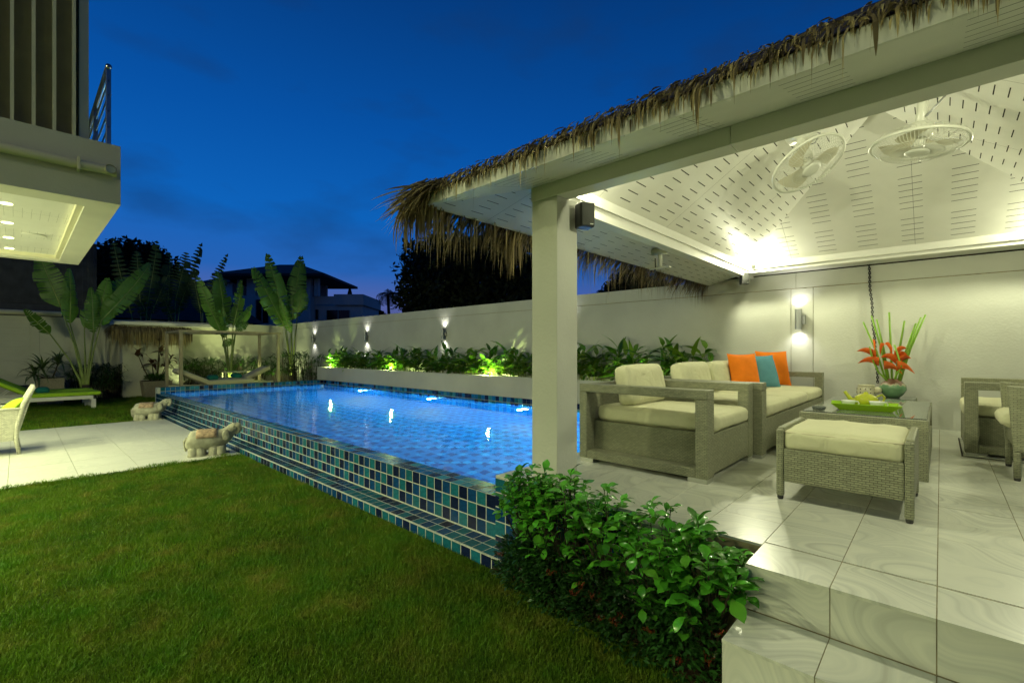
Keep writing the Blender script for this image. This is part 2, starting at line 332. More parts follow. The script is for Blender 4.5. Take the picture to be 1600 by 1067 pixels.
def inst(name, me, parent, loc=(0, 0, 0), rot=(0, 0, 0), sc=(1, 1, 1)):
    o = bpy.data.objects.new(name, me); COL.objects.link(o); o.parent = parent; o.location = loc; o.rotation_euler = rot
    o.scale = sc if isinstance(sc, (tuple, list)) else (sc, sc, sc); return o
def lamp(kind, loc, power, color, parent=None, size=.05, spot=60, blend=.5, dirn=None):
    d = bpy.data.lights.new('lamp_light', kind); d.energy = power; d.color = color
    if kind in ('POINT', 'SPOT'): d.shadow_soft_size = size
    if kind == 'SPOT': d.spot_size = R(spot); d.spot_blend = blend
    o = bpy.data.objects.new('lamp_light', d); COL.objects.link(o); o.location = loc
    if parent: o.parent = parent
    if dirn is not None: o.rotation_euler = Vector(dirn).to_track_quat('-Z', 'Y').to_euler()
    return o
def at(o, k):
    return o
def cushion(w, d, h, r=.035, puff=.012, n=12, seed=0):
    """rounded puffed box centred on xy, base at z=0"""
    hx, hy, hz = w / 2, d / 2, h / 2; rr = min(r, hz * .98)
    ts = [math.sin((i / n - .5) * math.pi) for i in range(n + 1)]
    V = []; F = []; idx = {}
    rs = random.Random(seed); ph = [rs.uniform(0, 6) for _ in range(6)]
    def put(a, b, c):
        key = (round(a, 5), round(b, 5), round(c, 5))
        if key in idx: return idx[key]
        p = Vector((a * hx, b * hy, c * hz)); q = Vector((max(-hx + rr, min(hx - rr, p.x)), max(-hy + rr, min(hy - rr, p.y)), max(-hz + rr, min(hz - rr, p.z))))
        dd = p - q
        if dd.length > 1e-9: dd.normalize()
        p = q + dd * rr; u, v, w_ = a, b, c
        pz = puff * (1 - u ** 4) * (1 - v ** 4); p.z += pz * (w_)
        p.x += puff * .7 * (1 - v ** 4) * (1 - w_ ** 4) * u; p.y += puff * .7 * (1 - u ** 4) * (1 - w_ ** 4) * v
        wr = .0025 * math.sin(u * 7 + ph[0] + v * 3) * math.sin(v * 8 + ph[1]) + .0015 * math.sin(u * 17 + ph[2]) * math.sin(w_ * 5 + v * 11 + ph[3])
        p += dd * wr * 1.4
        p.z += hz; V.append(p); idx[key] = len(V) - 1; return idx[key]
    for ax in range(3):
        for sg in (-1, 1):
            for i in range(n):
                for j in range(n):
                    quad = []
                    for (ii, jj) in ((i, j), (i + 1, j), (i + 1, j + 1), (i, j + 1)):
                        c = [0, 0, 0]; c[ax] = sg; c[(ax + 1) % 3] = ts[ii]; c[(ax + 2) % 3] = ts[jj]; quad.append(put(*c))
                    F.append(tuple(quad if sg > 0 else quad[::-1]))
    mb = MB(); mb.mesh(V, F); return mb
def pillow(w, t, n=14, seed=0):
    V = []; F = []; rs = random.Random(seed); ph = [rs.uniform(0, 6) for _ in range(4)]
    def P(i, j, sg):
        u = 2 * i / n - 1; v = 2 * j / n - 1
        th = t * .5 * max(0, 1 - abs(u) ** 2.6) ** .6 * max(0, 1 - abs(v) ** 2.6) ** .6
        k = 1 - .07 * (1 - v * v); l = 1 - .07 * (1 - u * u)
        return (u * k * w / 2, sg * (th + .003 * math.sin(7 * u + ph[0]) * math.sin(6 * v + ph[1]) * (1 - u * u) * (1 - v * v)), v * l * w / 2 + w / 2)
    for sg in (-1, 1):
        b = len(V)
        for i in range(n + 1):
            for j in range(n + 1): V.append(P(i, j, sg))
        for i in range(n):
            for j in range(n):
                q = (b + i * (n + 1) + j, b + (i + 1) * (n + 1) + j, b + (i + 1) * (n + 1) + j + 1, b + i * (n + 1) + j + 1); F.append(q if sg < 0 else q[::-1])
    mb = MB(); mb.mesh(V, F); return mb
def leaf_vf(L, Wd, droop=.5, fold=.15, seg=6, tip=.6, wave=0, base=.15, ph=0):
    """leaf along +x, up +z; root at the origin"""
    V = []; F = []; x = z = 0; ang = 0
    for i in range(seg + 1):
        t = i / seg
        wd = Wd / 2 * (math.sin(math.pi * (base + (1 - base) * t) ** tip)) if 0 < t < 1 else (Wd * .06 if t == 0 else 0.001)
        wz = wave * math.sin(t * 9 + ph)
        V += [(x, -wd, z + fold * wd + wz), (x, 0, z), (x, wd, z + fold * wd - wz)]
        ang = -droop * t * 1.6; x += L / seg * math.cos(ang); z += L / seg * math.sin(ang)
    for i in range(seg):
        a = i * 3; F += [(a, a + 3, a + 4, a + 1), (a + 1, a + 4, a + 5, a + 2)]
    return V, F
def leaf_mesh(name, material, **k):
    mb = MB(); V, F = leaf_vf(**k); mb.mesh(V, F); return mb.make(name, material, True)
def xf(V, loc, rot, s=1):
    m = Matrix.Translation(loc) @ Euler(rot).to_matrix().to_4x4() @ Matrix.Scale(s, 4)
    return [m @ Vector(v) for v in V]
# ------------------------------------------------------------------ placing helper: a sight line of the survey met with a plane
_f, _cx, _cy = 719.7, 800, 549
_fw = Vector((-math.sin(R(42.95)), math.cos(R(42.95)), 0)); _rt = Vector((math.cos(R(42.95)), math.sin(R(42.95)), 0)); _C = Vector((0, 0, 1.45))
def _d(px, py): return _fw + _rt * ((px - _cx) / _f) + Vector((0, 0, (_cy - py) / _f))
def pz(px, py, z): v = _d(px, py); return _C + v * ((z - 1.45) / v.z)
def px_(px, py, x): v = _d(px, py); return _C + v * (x / v.x)
def py_(px, py, y): v = _d(px, py); return _C + v * (y / v.y)
T = .55                                       # terrace level
PX0, PX1, PY0, PY1 = -14.3, -2.37, 2.37, 6.6  # pool outline
WY = 7.26                                     # boundary wall face

# ------------------------------------------------------------------ ground
g = MB(); xs = [-400, PX0 - .2, PX1, 400]; ys = [-400, PY0, PY1, 400]
for i in range(3):
    for j in range(3):
        if (i, j) != (1, 1): g.poly([(xs[i], ys[j], 0), (xs[i + 1], ys[j], 0), (xs[i + 1], ys[j + 1], 0), (xs[i], ys[j + 1], 0)])
g.build('ground', M['lawn_base'], kind='structure')

def grass_field(regions, seed=3):
    rs = np.random.RandomState(seed); P = []
    for (x0, x1, y0, y1, dens, sc, keep) in regions:
        n = int((x1 - x0) * (y1 - y0) * dens); x = rs.uniform(x0, x1, n); y = rs.uniform(y0, y1, n); k = keep(x, y)
        P.append(np.stack([x[k], y[k], np.full(k.sum(), sc)], 1))
    P = np.concatenate(P); n = len(P); x, y, s = P.T
    pat = np.sin(x * 3.1 + 1.7 * np.sin(y * 2.3)) * np.sin(y * 3.7 + 1.3 * np.sin(x * 1.9)) + .5 * np.sin(x * 9 + y * 4) * np.sin(y * 11 - x * 3)
    h = (.016 + .020 * rs.rand(n) ** 1.5 + .007 * pat) * s; h = np.clip(h, .009, None); w = (.0011 + .0011 * rs.rand(n)) * s
    a = rs.uniform(0, 2 * np.pi, n); bend = rs.uniform(.15, .95, n) * h; az = rs.uniform(0, 2 * np.pi, n)
    cx, sy = np.cos(a) * w, np.sin(a) * w; bx, by_ = np.cos(az) * bend, np.sin(az) * bend
    V = np.empty((n, 5, 3)); z0 = np.zeros(n) - .002
    V[:, 0] = np.stack([x - cx, y - sy, z0], 1); V[:, 1] = np.stack([x + cx, y + sy, z0], 1)
    V[:, 2] = np.stack([x + cx * .8 + bx * .3, y + sy * .8 + by_ * .3, h * .6], 1); V[:, 3] = np.stack([x - cx * .8 + bx * .3, y - sy * .8 + by_ * .3, h * .6], 1)
    V[:, 4] = np.stack([x + bx, y + by_, h], 1)
    me = bpy.data.meshes.new('grass'); me.vertices.add(n * 5); me.vertices.foreach_set('co', V.astype('f').ravel())
    b = (np.arange(n) * 5)[:, None]; loops = (b + np.array([0, 1, 2, 3, 3, 2, 4])[None]).ravel().astype('i'); me.loops.add(n * 7); me.loops.foreach_set('vertex_index', loops)
    st = (np.arange(n)[:, None] * 7 + np.array([0, 4])[None]).ravel().astype('i'); me.polygons.add(n * 2); me.polygons.foreach_set('loop_start', st); me.polygons.foreach_set('loop_total', np.tile([4, 3], n).astype('i'))
    me.update(calc_edges=True); me.validate()
    tone = np.clip(.75 + .5 * rs.rand(n) + .15 * pat, .4, 1.5); at_ = me.attributes.new('tone', 'FLOAT', 'POINT'); at_.data.foreach_set('value', np.repeat(tone, 5).astype('f'))
    me.materials.append(M['grass']); o = bpy.data.objects.new('lawn_grass', me); COL.objects.link(o)
    tag(o, 'short green lawn between the patio and the tiled pool edge', 'grass', kind='stuff')
bed_edge = lambda x: 2.14 - .10 * np.clip((x + 2.1) / 1.2, 0, 1.5) + .03 * np.sin(x * 9)
nearkeep = lambda x, y: (y < 2.13) & ~((x > -2.15) & (y > bed_edge(x))) & ~((x > -.62) & (y > 1.5)) & ((x > -7.19 + .035 * np.sin(y * 7) + .03 * np.sin(y * 23)) | (y > 1.98)) & (-.681 * x + .732 * y > 1.6)
bare = lambda x, y: np.random.RandomState(1).rand(len(x)) > .75 * np.exp(-((x + 4.2) ** 2 + (y - .75) ** 2) / .012) + .6 * np.exp(-((x + 5.6) ** 2 + (y - .3) ** 2) / .01) + .5 * np.exp(-((x + 2.6) ** 2 + (y - 1.5) ** 2) / .02)
grass_field([(-3.6, .2, -.4, 2.14, 38000, 1.0, lambda x, y: nearkeep(x, y) & bare(x, y)), (-7.3, -3.6, -1.2, 2.14, 16000, 1.15, lambda x, y: nearkeep(x, y) & bare(x, y)),
             (-7.24, -7.06, -2, 1.98, 9000, 1.9, lambda x, y: x > -7.2 + .04 * np.sin(y * 9) + .03 * np.sin(y * 31)), (-19, -12.1, -3.5, 2.1, 1900, 1.9, lambda x, y: x < 99), (-19, -14.6, 2.1, 3.6, 1900, 1.9, lambda x, y: x < 99)])

# planting bed soil
sb = MB(); nb = 26; V = []
for i in range(nb + 1):
    x = -2.16 + i * (1.56 / nb)
    for j in range(7):
        yy = float(bed_edge(np.array([x]))[0]) - .03 + (2.365 - float(bed_edge(np.array([x]))[0]) + .03) * j / 6
        V.append((x, yy, .004 + .035 * math.sin(j / 6 * 3.14) * (1 + .6 * math.sin(x * 23 + j)) + rnd.uniform(0, .012)))
sb.mesh(V, [(i * 7 + j, (i + 1) * 7 + j, (i + 1) * 7 + j + 1, i * 7 + j + 1) for i in range(nb) for j in range(6)])
sb.build('planting_soil', M['soil'], kind='structure')

# ------------------------------------------------------------------ patio by the house
pat = struct('patio'); MB().box(-12.1, -7.15, -6, 2.13, -.02, .012).build('mortar_bed', M['grout'], pat)
for i in range(9):
    for j in range(9):
        x0 = -12.1 + i * .55; y1 = 2.13 - j * .55
        if i == 0 and j == 0: PT = {}
        MBt = PT.setdefault('m', MB().box(0, .544, -.544, 0, 0, .012).make('tile', M['patio_tile']))
        inst('tile', MBt, pat, (x0 + .003, y1 - .003, .0125 + rnd.uniform(0, .0012)))

# ------------------------------------------------------------------ terrace and steps
ter = struct('terrace'); b = MB()
b.box(-2.37, 3.3, 2.376, WY, -.02, T - .003); b.box(-.604, 3.3, 2.118, 2.376, -.02, T - .003); b.box(-.595, 3.3, 1.828, 2.118, -.02, .36 - .003); b.box(-.60, 3.3, 1.538, 1.828, -.02, .17 - .003)
b.build('concrete_base', M['grout_groove_shade'], ter)
tm = {}
def tile_at(x0, x1, y0, y1, z, up=True):
    k = (round(x1 - x0, 3), round(y1 - y0, 3), up)
    if k not in tm: tm[k] = MB().box(0, x1 - x0, 0, y1 - y0, -.012, 0).make('tile', M['marble']) if up else MB().box(0, x1 - x0, 0, .010, 0, y1 - y0).make('tile', M['marble'])
    return k
G = .0018
for i in range(-6, 13):
    x0 = -.61 + .3 * i; x1 = x0 + .3
    if x0 < -2.37: x0 = -2.37
    for j in range(0, 17):
        y0 = 2.11 + .31 * j if j else 2.11; y1 = y0 + .31
        if j == 0 and i < 0: continue
        if j == 0: y1 = 2.403
        else: y0 -= .007; y1 -= .007
        if j == 1 and i < 0: y0 = 2.37
        y1 = min(y1, WY)
        if y1 - y0 < .02: continue
        k = tile_at(x0 + G, x1 - G, y0 + G * .4, y1 - G * .4, T); inst('tile', tm[k], ter, (x0 + G, y0 + G * .4, T + rnd.uniform(-.0006, .0006)))
    if i >= 0:
        for (yy, z0, z1, td) in ((2.11, .36, T, 0), (1.82, .17, .36, .29), (1.53, 0, .17, .29)):
            k = tile_at(x0 + G, x1 - G, z0, z1 - .013, 0, False); inst('riser_tile', tm[k], ter, (x0 + G, yy + .005, z0))
            if td: k = tile_at(x0 + G, x1 - G, yy, yy + td - .006, 0); inst('tile', tm[k], ter, (x0 + G, yy, z1))
MB().box(-.612, -.604, 2.116, 2.37, 0, T - .013).build('side_tile', M['marble'], ter)
MB().box(-.606, -.597, 1.826, 2.11, 0, .36 - .013).build('side_tile', M['marble'], ter)

# ------------------------------------------------------------------ swimming pool
pool = thing('swimming_pool', 'long blue mosaic tiled swimming pool with overflow edge beside the lawn', 'pool')
b = MB()
b.box(PX0 - .2, PX1, PY0 + .006, PY0 + .21, -.9, .3985); b.box(PX0 - .2, PX0 - .006, PY0 + .21, PY1 + .0, -.9, T - .01)
b.box(PX0 - .2, PX0 - .006, PY0 + .006, PY0 + .21, .3985, T - .01)
b.box(PX0 - .2, PX1, PY1 + .006, PY1 + .12, -.9, T - .004); b.box(PX1 + .006, PX1 + .08, PY0 + .02, PY1, -.9, T - .03); b.box(PX0 - .2, PX1 + .08, PY0, PY1 + .12, -.98, -.756)
b.box(PX0 - .35, -2.09, 2.156, 2.374, -.05, .081); b.box(-2.365, -1.0, 2.366, 2.375, -.02, T - .014)
b.build('grout_shell', M['grout'], pool)
MB().box(PX0, PX1, PY0 + .212, PY1, -.7555, -.752).build('floor_grout', M['pf3'], pool)
tile_me = {c: MB().box(-.0475, .0475, -.0475, .0475, -.004, .004).make('tile', M['t_' + c]) for c, _ in TC}
P_ = .104; P3 = ['navy', 'teal', 'deep_blue']; cand = []
RX = R(90)
ncol = int((PX1 - PX0 + .2) / P_)
for c in range(ncol):
    x = PX1 - P_ * (c + .5)
    for r_ in range(3): cand.append(((x, PY0 + .0085, .40 - P_ * (r_ + .5)), (RX, 0, 0), P3[(c + r_ * 2) % 3]))
    for k in (0, 1): cand.append(((x, PY0 + .0545 + .1035 * k, .396), (0, 0, 0), rnd.choice(['mid_blue', 'mid_blue', 'aqua', 'deep_blue'])))
for c in range(int((PX1 - PX0 + .55) / P_)):
    x = -2.09 - P_ * (c + .5)
    cand.append(((x, 2.3225, .0785), (0, 0, 0), rnd.choice(['deep_blue', 'teal', 'navy', 'deep_blue'])))
    cand.append(((x, 2.2165, .0785), (0, 0, 0), rnd.choice(['deep_blue', 'teal', 'teal', 'navy'])))
    cand.append(((x, 2.1585, .026), (RX, 0, 0), rnd.choice(['deep_blue', 'teal', 'navy'])))
for c in range(10):
    for r_ in range(5): cand.append(((PX1 + P_ * (c + .5), PY0 -.0015, T - .014 - P_ * (r_ + .5)), (RX, 0, 0), P3[(c + r_ * 2 + 1) % 3]))
for r_ in range(2): cand.append(((-2.0925, 2.214 + r_ * .106, .026), (RX, 0, R(90)), 'navy'))
cand.sort(key=lambda q: (Vector(q[0]) - _C).length)
for p, ro, c in cand[:298]: inst('tile', tile_me[c], pool, (p[0], p[1], p[2]), (ro[0] + rnd.uniform(-.006, .006), rnd.uniform(-.006, .006), ro[2]))
fb = MB(); CI = {c: i for i, (c, _) in enumerate(TC)}
bx = [(x, y, z) for z in (-.004, .004) for y in (-.0475, .0475) for x in (-.0475, .0475)]
BF = [(4, 5, 7, 6), (0, 1, 5, 4), (1, 3, 7, 5), (3, 2, 6, 7), (2, 0, 4, 6)]
for p, ro, c in cand[298:]: fb.mesh(xf(bx, p, ro), BF, CI[c])
# water-line bands on the far end, the back and the terrace side, and the tops of the far band
for c in range(int((PY1 - PY0) / P_)):
    y = PY1 - P_ * (c + .5)
    fb.mesh(xf(bx, (PX0 - .004, y, T - .052), (RX, 0, R(90))), BF, CI[rnd.choice(['navy', 'mid_blue', 'teal', 'aqua', 'mid_blue', 'aqua'])])
    fb.mesh(xf(bx, (PX0 - .004, y, T - .156), (RX, 0, R(90))), BF, CI[rnd.choice(['deep_blue', 'mid_blue'])])
    for k in (0, 1): fb.mesh(xf(bx, (PX0 - .05 - k * P_, y, T - .008), (0, 0, 0)), BF, CI[rnd.choice(['navy', 'mid_blue', 'teal', 'aqua'])])
for c in range(int((PX1 - PX0) / P_)):
    x = PX0 + P_ * (c + .5)
    for k in range(2): fb.mesh(xf(bx, (x, PY1 + .003, T - .052 - k * P_), (RX, 0, 0)), BF, CI[rnd.choice(['navy', 'mid_blue', 'teal', 'deep_blue', 'mid_blue', 'aqua'])])
fb.build('tile_field', [M['t_' + c] for c, _ in TC], pool, kind='stuff')
ff = MB()
def pf(i, j): return 2 if (i % 2 == 0 and j % 2 == 0) else ((i * 7 + j * 3) % 5 == 0) * 1
hg = .0495
for i in range(int((PX1 - PX0) / P_)):
    x = PX0 + P_ * (i + .5)
    for j in range(int((PY1 - PY0 - .21) / P_)):
        y = PY0 + .21 + P_ * (j + .5); ff.poly([(x - hg, y - hg, -.75), (x + hg, y - hg, -.75), (x + hg, y + hg, -.75), (x - hg, y + hg, -.75)], pf(i, j))
    for k in range(10):
        z = .33 - P_ * (k + .5)
        ff.poly([(x + hg, PY1 + .001, z - hg), (x - hg, PY1 + .001, z - hg), (x - hg, PY1 + .001, z + hg), (x + hg, PY1 + .001, z + hg)], pf(i, k))
        ff.poly([(x - hg, PY0 + .212, z - hg), (x + hg, PY0 + .212, z - hg), (x + hg, PY0 + .212, z + hg), (x - hg, PY0 + .212, z + hg)], pf(i, k))
for j in range(int((PY1 - PY0) / P_)):
    y = PY0 + P_ * (j + .5)
    for k in range(10):
        z = .33 - P_ * (k + .5)
        for xx in (PX0 - .003, PX1 + .003): ff.poly([(xx, y - hg, z - hg), (xx, y + hg, z - hg), (xx, y + hg, z + hg), (xx, y - hg, z + hg)], pf(j, k))
ff.build('floor_tile_field', [M['pf1'], M['pf2'], M['pf3']], pool, kind='stuff')
for i, x in enumerate((-11.7, -8.6, -5.8, -3.3)):
    l = MB().lathe([(.085, 0), (.085, .02), (.06, .03), (0, .032)], 20).build('underwater_lamp', M['lens_pool'], pool, True); l.location = (x, PY1 - .002, .10); l.rotation_euler = (RX, 0, 0)
    lamp('POINT', (x, PY1 - .16, .10), 640, (.42, .80, 1), pool, .05)
l = MB().lathe([(.03, 0), (.03, .01), (0, .012)], 16).build('underwater_lamp', M['lens_pool'], pool, True); l.location = (PX1 + .001, 2.72, .24); l.rotation_euler = (0, R(-90), 0)
lamp('POINT', (PX1 - .10, 2.70, .24), 9, (.50, .82, 1), pool, .03)
w = MB(); w.poly([(PX0 + .001, PY0 + .209, .398), (PX1 - .001, PY0 + .209, .398), (PX1 - .001, PY1 - .002, .398), (PX0 + .001, PY1 - .002, .398)])
w.build('water', M['water'], kind='structure')

# ------------------------------------------------------------------ planter and boundary walls
pl = thing('planter_wall', 'long low white planter wall running behind the pool under the boundary wall', 'planter')
b = MB(); b.box(PX0 - .45, -2.42, PY1 + .001, PY1 + .10, T - .002, .953); b.box(PX0 - .45, PX0 - .35, PY1 + .10, WY - .01, 0, .953); b.box(-2.52, -2.42, PY1 + .10, WY - .01, T, .953)
b.build('planter_panel', M['plaster'], pl, bev=.006)
MB().box(PX0 - .35, -2.52, PY1 + .10, WY - .01, .80, .90).build('soil', M['soil'], pl)

SX = [-16.37, -12.74, -9.01, -5.2, -1.38, 2.4]
wall = thing('boundary_wall', 'tall white plastered boundary wall behind the planter and sofa', 'wall')
x = -19.3; cuts = []
for s_ in SX: cuts += [s_ - .13, s_ + .13]
cuts = [-19.3] + cuts + [4.5]
for i in range(len(cuts) - 1):
    a, c = cuts[i], cuts[i + 1]; strip = (i % 2 == 1)
    MB().box(a + .0035, c - .0035, WY + (.002 if strip else 0), WY + .17, -.1, 2.304).build('wall_panel', M['plaster'], wall)
for i in range(8):
    a = -19.3 + i * 2.975; MB().box(a + .002, a + 2.973, WY, WY + .17, 2.314, 2.52).build('coping_panel', M['plaster'], wall)
MB().box(-19.3, 4.5, WY + .012, WY + .16, 0, 2.515).build('groove_shade_core', M['grout_groove_shade'], wall)  # core coloured dark so the panel grooves read as shaded
ew = thing('end_wall', 'white garden wall across the far end behind the palms', 'wall')
MB().box(-19.48, -19.302, .45, 7.43, -.1, 2.47).build('wall_panel', M['cream_wall'], ew)
MB().box(-19.48, -19.302, -9, .445, -.1, 2.47).build('wall_panel', M['cream_wall'], ew)
for k in range(12): MB().box(-19.30, -19.275, -3.0, .25, .08 + k * .185, .08 + k * .185 + .178).build('plank', M['cream_wall'], ew, bev=.004)
for yy in (1.0, 1.9): MB().box(-19.30, -19.26, yy, yy + .08, 0, 2.3).build('pilaster', M['cream_wall'], ew)
MB().tube([(-19.2, -4, 2.56), (-19.2, .9, 2.56)], .07, 12).build('pipe', M['fin'], ew, True)

# wall lamps (sconces)
def sconce(x, y, z, label, grp='up and down wall lamps along the boundary wall', rz=0, P=7.5):
    t = thing('wall_lamp', label, 'wall lamp', (x, y, z), rz, grp)
    b = MB(); 
    for xx in (-.028,): b.tube([(xx, -.075, -.135), (xx, -.075, .135)], .040, 20, cap=False)
    b.tube([(-.028, -.075, -.12), (-.028, -.075, -.119)], .039, 20); b.tube([(-.028, -.075, .119), (-.028, -.075, .12)], .039, 20)
    b.build('housing', M['grey_metal'], t, True); MB().box(.0, .045, -.045, -.001, -.07, .05).build('back_plate', M['grey_metal'], t, bev=.004)
    for s_ in (-1, 1):
        MB().lathe([(0, 0), (.034, 0), (.034, .002), (0, .002)], 16).build('lens', M['lens_white'], t).location = (-.028, -.075, s_ * .127 - .001)
        lamp('SPOT', (-.028, -.075, s_ * .14), P, NEUT, t, .02, 120, 1, (0, .15, s_))
    return t
names = ['small grey wall lamp nearest the far corner, above the lady palm', 'grey wall lamp second from the far corner, above the lit ginger leaves',
         'grey wall lamp midway above the pool lights, third from the far corner', 'grey wall lamp mostly hidden behind the pavilion column', 'grey wall lamp lighting the wall beside the orange cushions', 'grey wall lamp beyond the right armchair']
for s_, n_ in zip(SX, names): sconce(s_, WY, 1.885, n_)

# ------------------------------------------------------------------ pavilion
pav = thing('pavilion', 'white open pavilion with thatched hip roof over the tiled terrace', 'pavilion')
BX0, BX1, BY0, BY1 = -2.09, 1.22, 2.45, 6.95
for (x0, y0) in ((-2.09, 2.45), (1.0, 2.45)): MB().box(x0, x0 + .22, y0, y0 + .232, T, 2.497).build('column', M['plaster'], pav, bev=.004)
BZ0, BZ1 = 2.49, 2.585
for xa_, xb_ in ((BX0 - .004, -.776), (-.7735, BX1)): MB().box(xa_, xb_, BY0 - .004, BY0 + .125, BZ0, BZ1 + .01).build('beam', M['paint'], pav, bev=.003)
MB().box(BX0 - .004, BX0 + .108, BY0 + .125, WY - .002, BZ0, BZ1 + .01).build('beam', M['paint'], pav, bev=.003)
MB().box(BX1 - .11, BX1, BY0 + .125, WY - .002, BZ0, BZ1 + .01).build('beam', M['paint'], pav, bev=.003)
MB().box(BX0 + .108, BX1 - .11, BY1 - .02, WY - .002, 2.535, BZ1 + .06).build('beam', M['paint'], pav, bev=.003)
# crown mouldings
ix0, ix1, iy0, iy1 = BX0 + .108, BX1 - .11, BY0 + .125, BY1 - .02
for (a, c) in (((ix0, iy0, ix0 + .02, iy1), 0), ((ix1 - .02, iy0, ix1, iy1), 0), ((ix0, iy0, ix1, iy0 + .02), 0), ((ix0, iy1 - .024, ix1, iy1 - .001), 0)):
    MB().box(a[0], a[2], a[1], a[3], BZ1 - .005, 2.66).build('crown_moulding', M['paint'], pav, bev=.003)
AZ = 3.69; CX = (ix0 + ix1) / 2; HW = (ix1 - ix0) / 2; CZ = 2.66; RY0, RY1 = iy0 + HW, iy1 - HW
def slotted(name, O, s, t, poly, rowp, slotl, colp, par, sw=.008, group=6, skip=0, offs=0, seam=True):
    """board in the plane O+s*u+t*v, real slots cut out, dark cavity behind"""
    s = Vector(s).normalized(); t = Vector(t).normalized(); nrm = s.cross(t); nrm = nrm if nrm.z < 0 else -nrm
    O = Vector(O); n = len(poly)
    ar = sum(poly[i][0] * poly[(i + 1) % n][1] - poly[(i + 1) % n][0] * poly[i][1] for i in range(n)); P = poly if ar > 0 else poly[::-1]
    def clip(q):
        for i in range(len(P)):
            a, b_ = P[i], P[(i + 1) % len(P)]; out = []
            f = lambda p: (b_[0] - a[0]) * (p[1] - a[1]) - (b_[1] - a[1]) * (p[0] - a[0])
            for j in range(len(q)):
                p0, p1 = q[j], q[(j + 1) % len(q)]; d0, d1 = f(p0), f(p1)
                if d0 >= 0: out.append(p0)
                if d0 * d1 < 0: k = d0 / (d0 - d1); out.append((p0[0] + (p1[0] - p0[0]) * k, p0[1] + (p1[1] - p0[1]) * k))
            q = out
            if len(q) < 3: return None
        return q
    U0, U1 = min(p[0] for p in P), max(p[0] for p in P); V0, V1 = min(p[1] for p in P), max(p[1] for p in P)
    mb = MB(); uvs = []
    def put(u0, u1, v0, v1):
        k0 = math.floor((u0 - .55) / 1.22) + 1; sm_ = .55 + k0 * 1.22
        if u0 < sm_ < u1 and seam:
            put(u0, sm_ - .0012, v0, v1); put(sm_ + .0012, u1, v0, v1); return
        q = clip([(u0, v0), (u1, v0), (u1, v1), (u0, v1)])
        if q: mb.poly([O + s * a + t * c for a, c in q]); uvs.extend(q)
    v = V0; k = 0
    while v < V1:
        vt = v + rowp - sw; gap = rowp * .9 if (group and k % group == group - 1) else 0
        put(U0 - .01, U1 + .01, v, vt + gap); vt += gap
        u = U0 + (offs if (k // max(1, group or 1)) % 2 else 0) + .06
        put(U0 - .01, u, vt, vt + sw)
        while u < U1: put(u + slotl, u + colp, vt, vt + sw); u += colp
        v = vt + sw; k += 1
    me = mb.make(name, M['board']); L_ = me.uv_layers[0].data
    for i, q in enumerate(uvs): L_[i].uv = q
    o = bpy.data.objects.new(name, me); COL.objects.link(o); o.parent = par
    d = MB(); d.poly([O + s * a + t * c - nrm * .014 for a, c in P]); d.build('slot_shade_sheet', M['dark'], par)  # flat near-black sheet, slot shade given as colour
    return o
sl = math.hypot(HW, AZ - CZ); Ly = iy1 - iy0; Lx = ix1 - ix0
slotted('ceiling_board', (ix0, iy0, CZ), (0, 1, 0), (HW, 0, AZ - CZ), [(0, 0), (Ly, 0), (Ly - HW, sl), (HW, sl)], .085, .165, .36, pav, group=0)
slotted('ceiling_board', (ix1, iy0, CZ), (0, 1, 0), (-HW, 0, AZ - CZ), [(0, 0), (Ly, 0), (Ly - HW, sl), (HW, sl)], .085, .165, .36, pav, group=0)
slotted('ceiling_board', (ix0, iy1, CZ), (1, 0, 0), (0, -HW, AZ - CZ), [(0, 0), (Lx, 0), (HW, sl)], .082, .185, .40, pav, group=6, sw=.006)
slotted('ceiling_board', (ix0, iy0, CZ), (1, 0, 0), (0, HW, AZ - CZ), [(0, 0), (Lx, 0), (HW, sl)], .07, .19, .40, pav, group=6)
# soffit outside the beams
OV = .51; FZ = 2.46; EX0, EY0, EX1, EY1 = BX0 - OV, BY0 - OV, BX1 + OV, WY + .35; dz = BZ1 - FZ; ss = math.hypot(OV, dz)
slotted('soffit_board', (EX0, EY0, FZ), (1, 0, 0), (0, OV, dz), [(0, 0), (EX1 - EX0, 0), (EX1 - EX0 - OV, ss), (OV, ss)], .075, .20, .52, pav, group=0, sw=.005)
slotted('soffit_board', (EX0, EY0, FZ), (0, 1, 0), (OV, 0, dz), [(0, 0), (WY - EY0 - .002, 0), (WY - EY0 - .002, ss), (OV, ss)], .085, .12, .27, pav, group=0, sw=.006)
slotted('soffit_board', (EX1, EY0, FZ), (0, 1, 0), (-OV, 0, dz), [(0, 0), (WY - EY0 - .002, 0), (WY - EY0 - .002, ss), (OV, ss)], .085, .12, .27, pav, group=0, sw=.006)
FH = .075
for xa_, xb_ in ((EX0 - .012, -1.2), (-1.198, EX1 + .012)): MB().box(xa_, xb_, EY0 - .014, EY0, FZ - .004, FZ + FH).build('fascia', M['paint'], pav)
MB().box(EX0 - .014, EX0, EY0, WY - .002, FZ - .004, FZ + FH).build('fascia', M['paint'], pav)
MB().box(EX1, EX1 + .014, EY0, WY - .002, FZ - .004, FZ + FH).build('fascia', M['paint'], pav)
# roof body under the thatch
rc = MB(); z0 = FZ + FH; zc = AZ + .22; a, c_, d, e = (EX0 - .03, EY0 - .03, z0), (EX1 + .03, EY0 - .03, z0), (EX1 + .03, EY1, z0), (EX0 - .03, EY1, z0)
r0, r1 = (CX, RY0, zc), (CX, RY1 + .1, zc)
for q in ([a, c_, r0], [c_, d, r1, r0], [d, e, r1], [e, a, r0, r1]): rc.poly(q)
rc.build('thatch_cover', M['thatch'], pav)
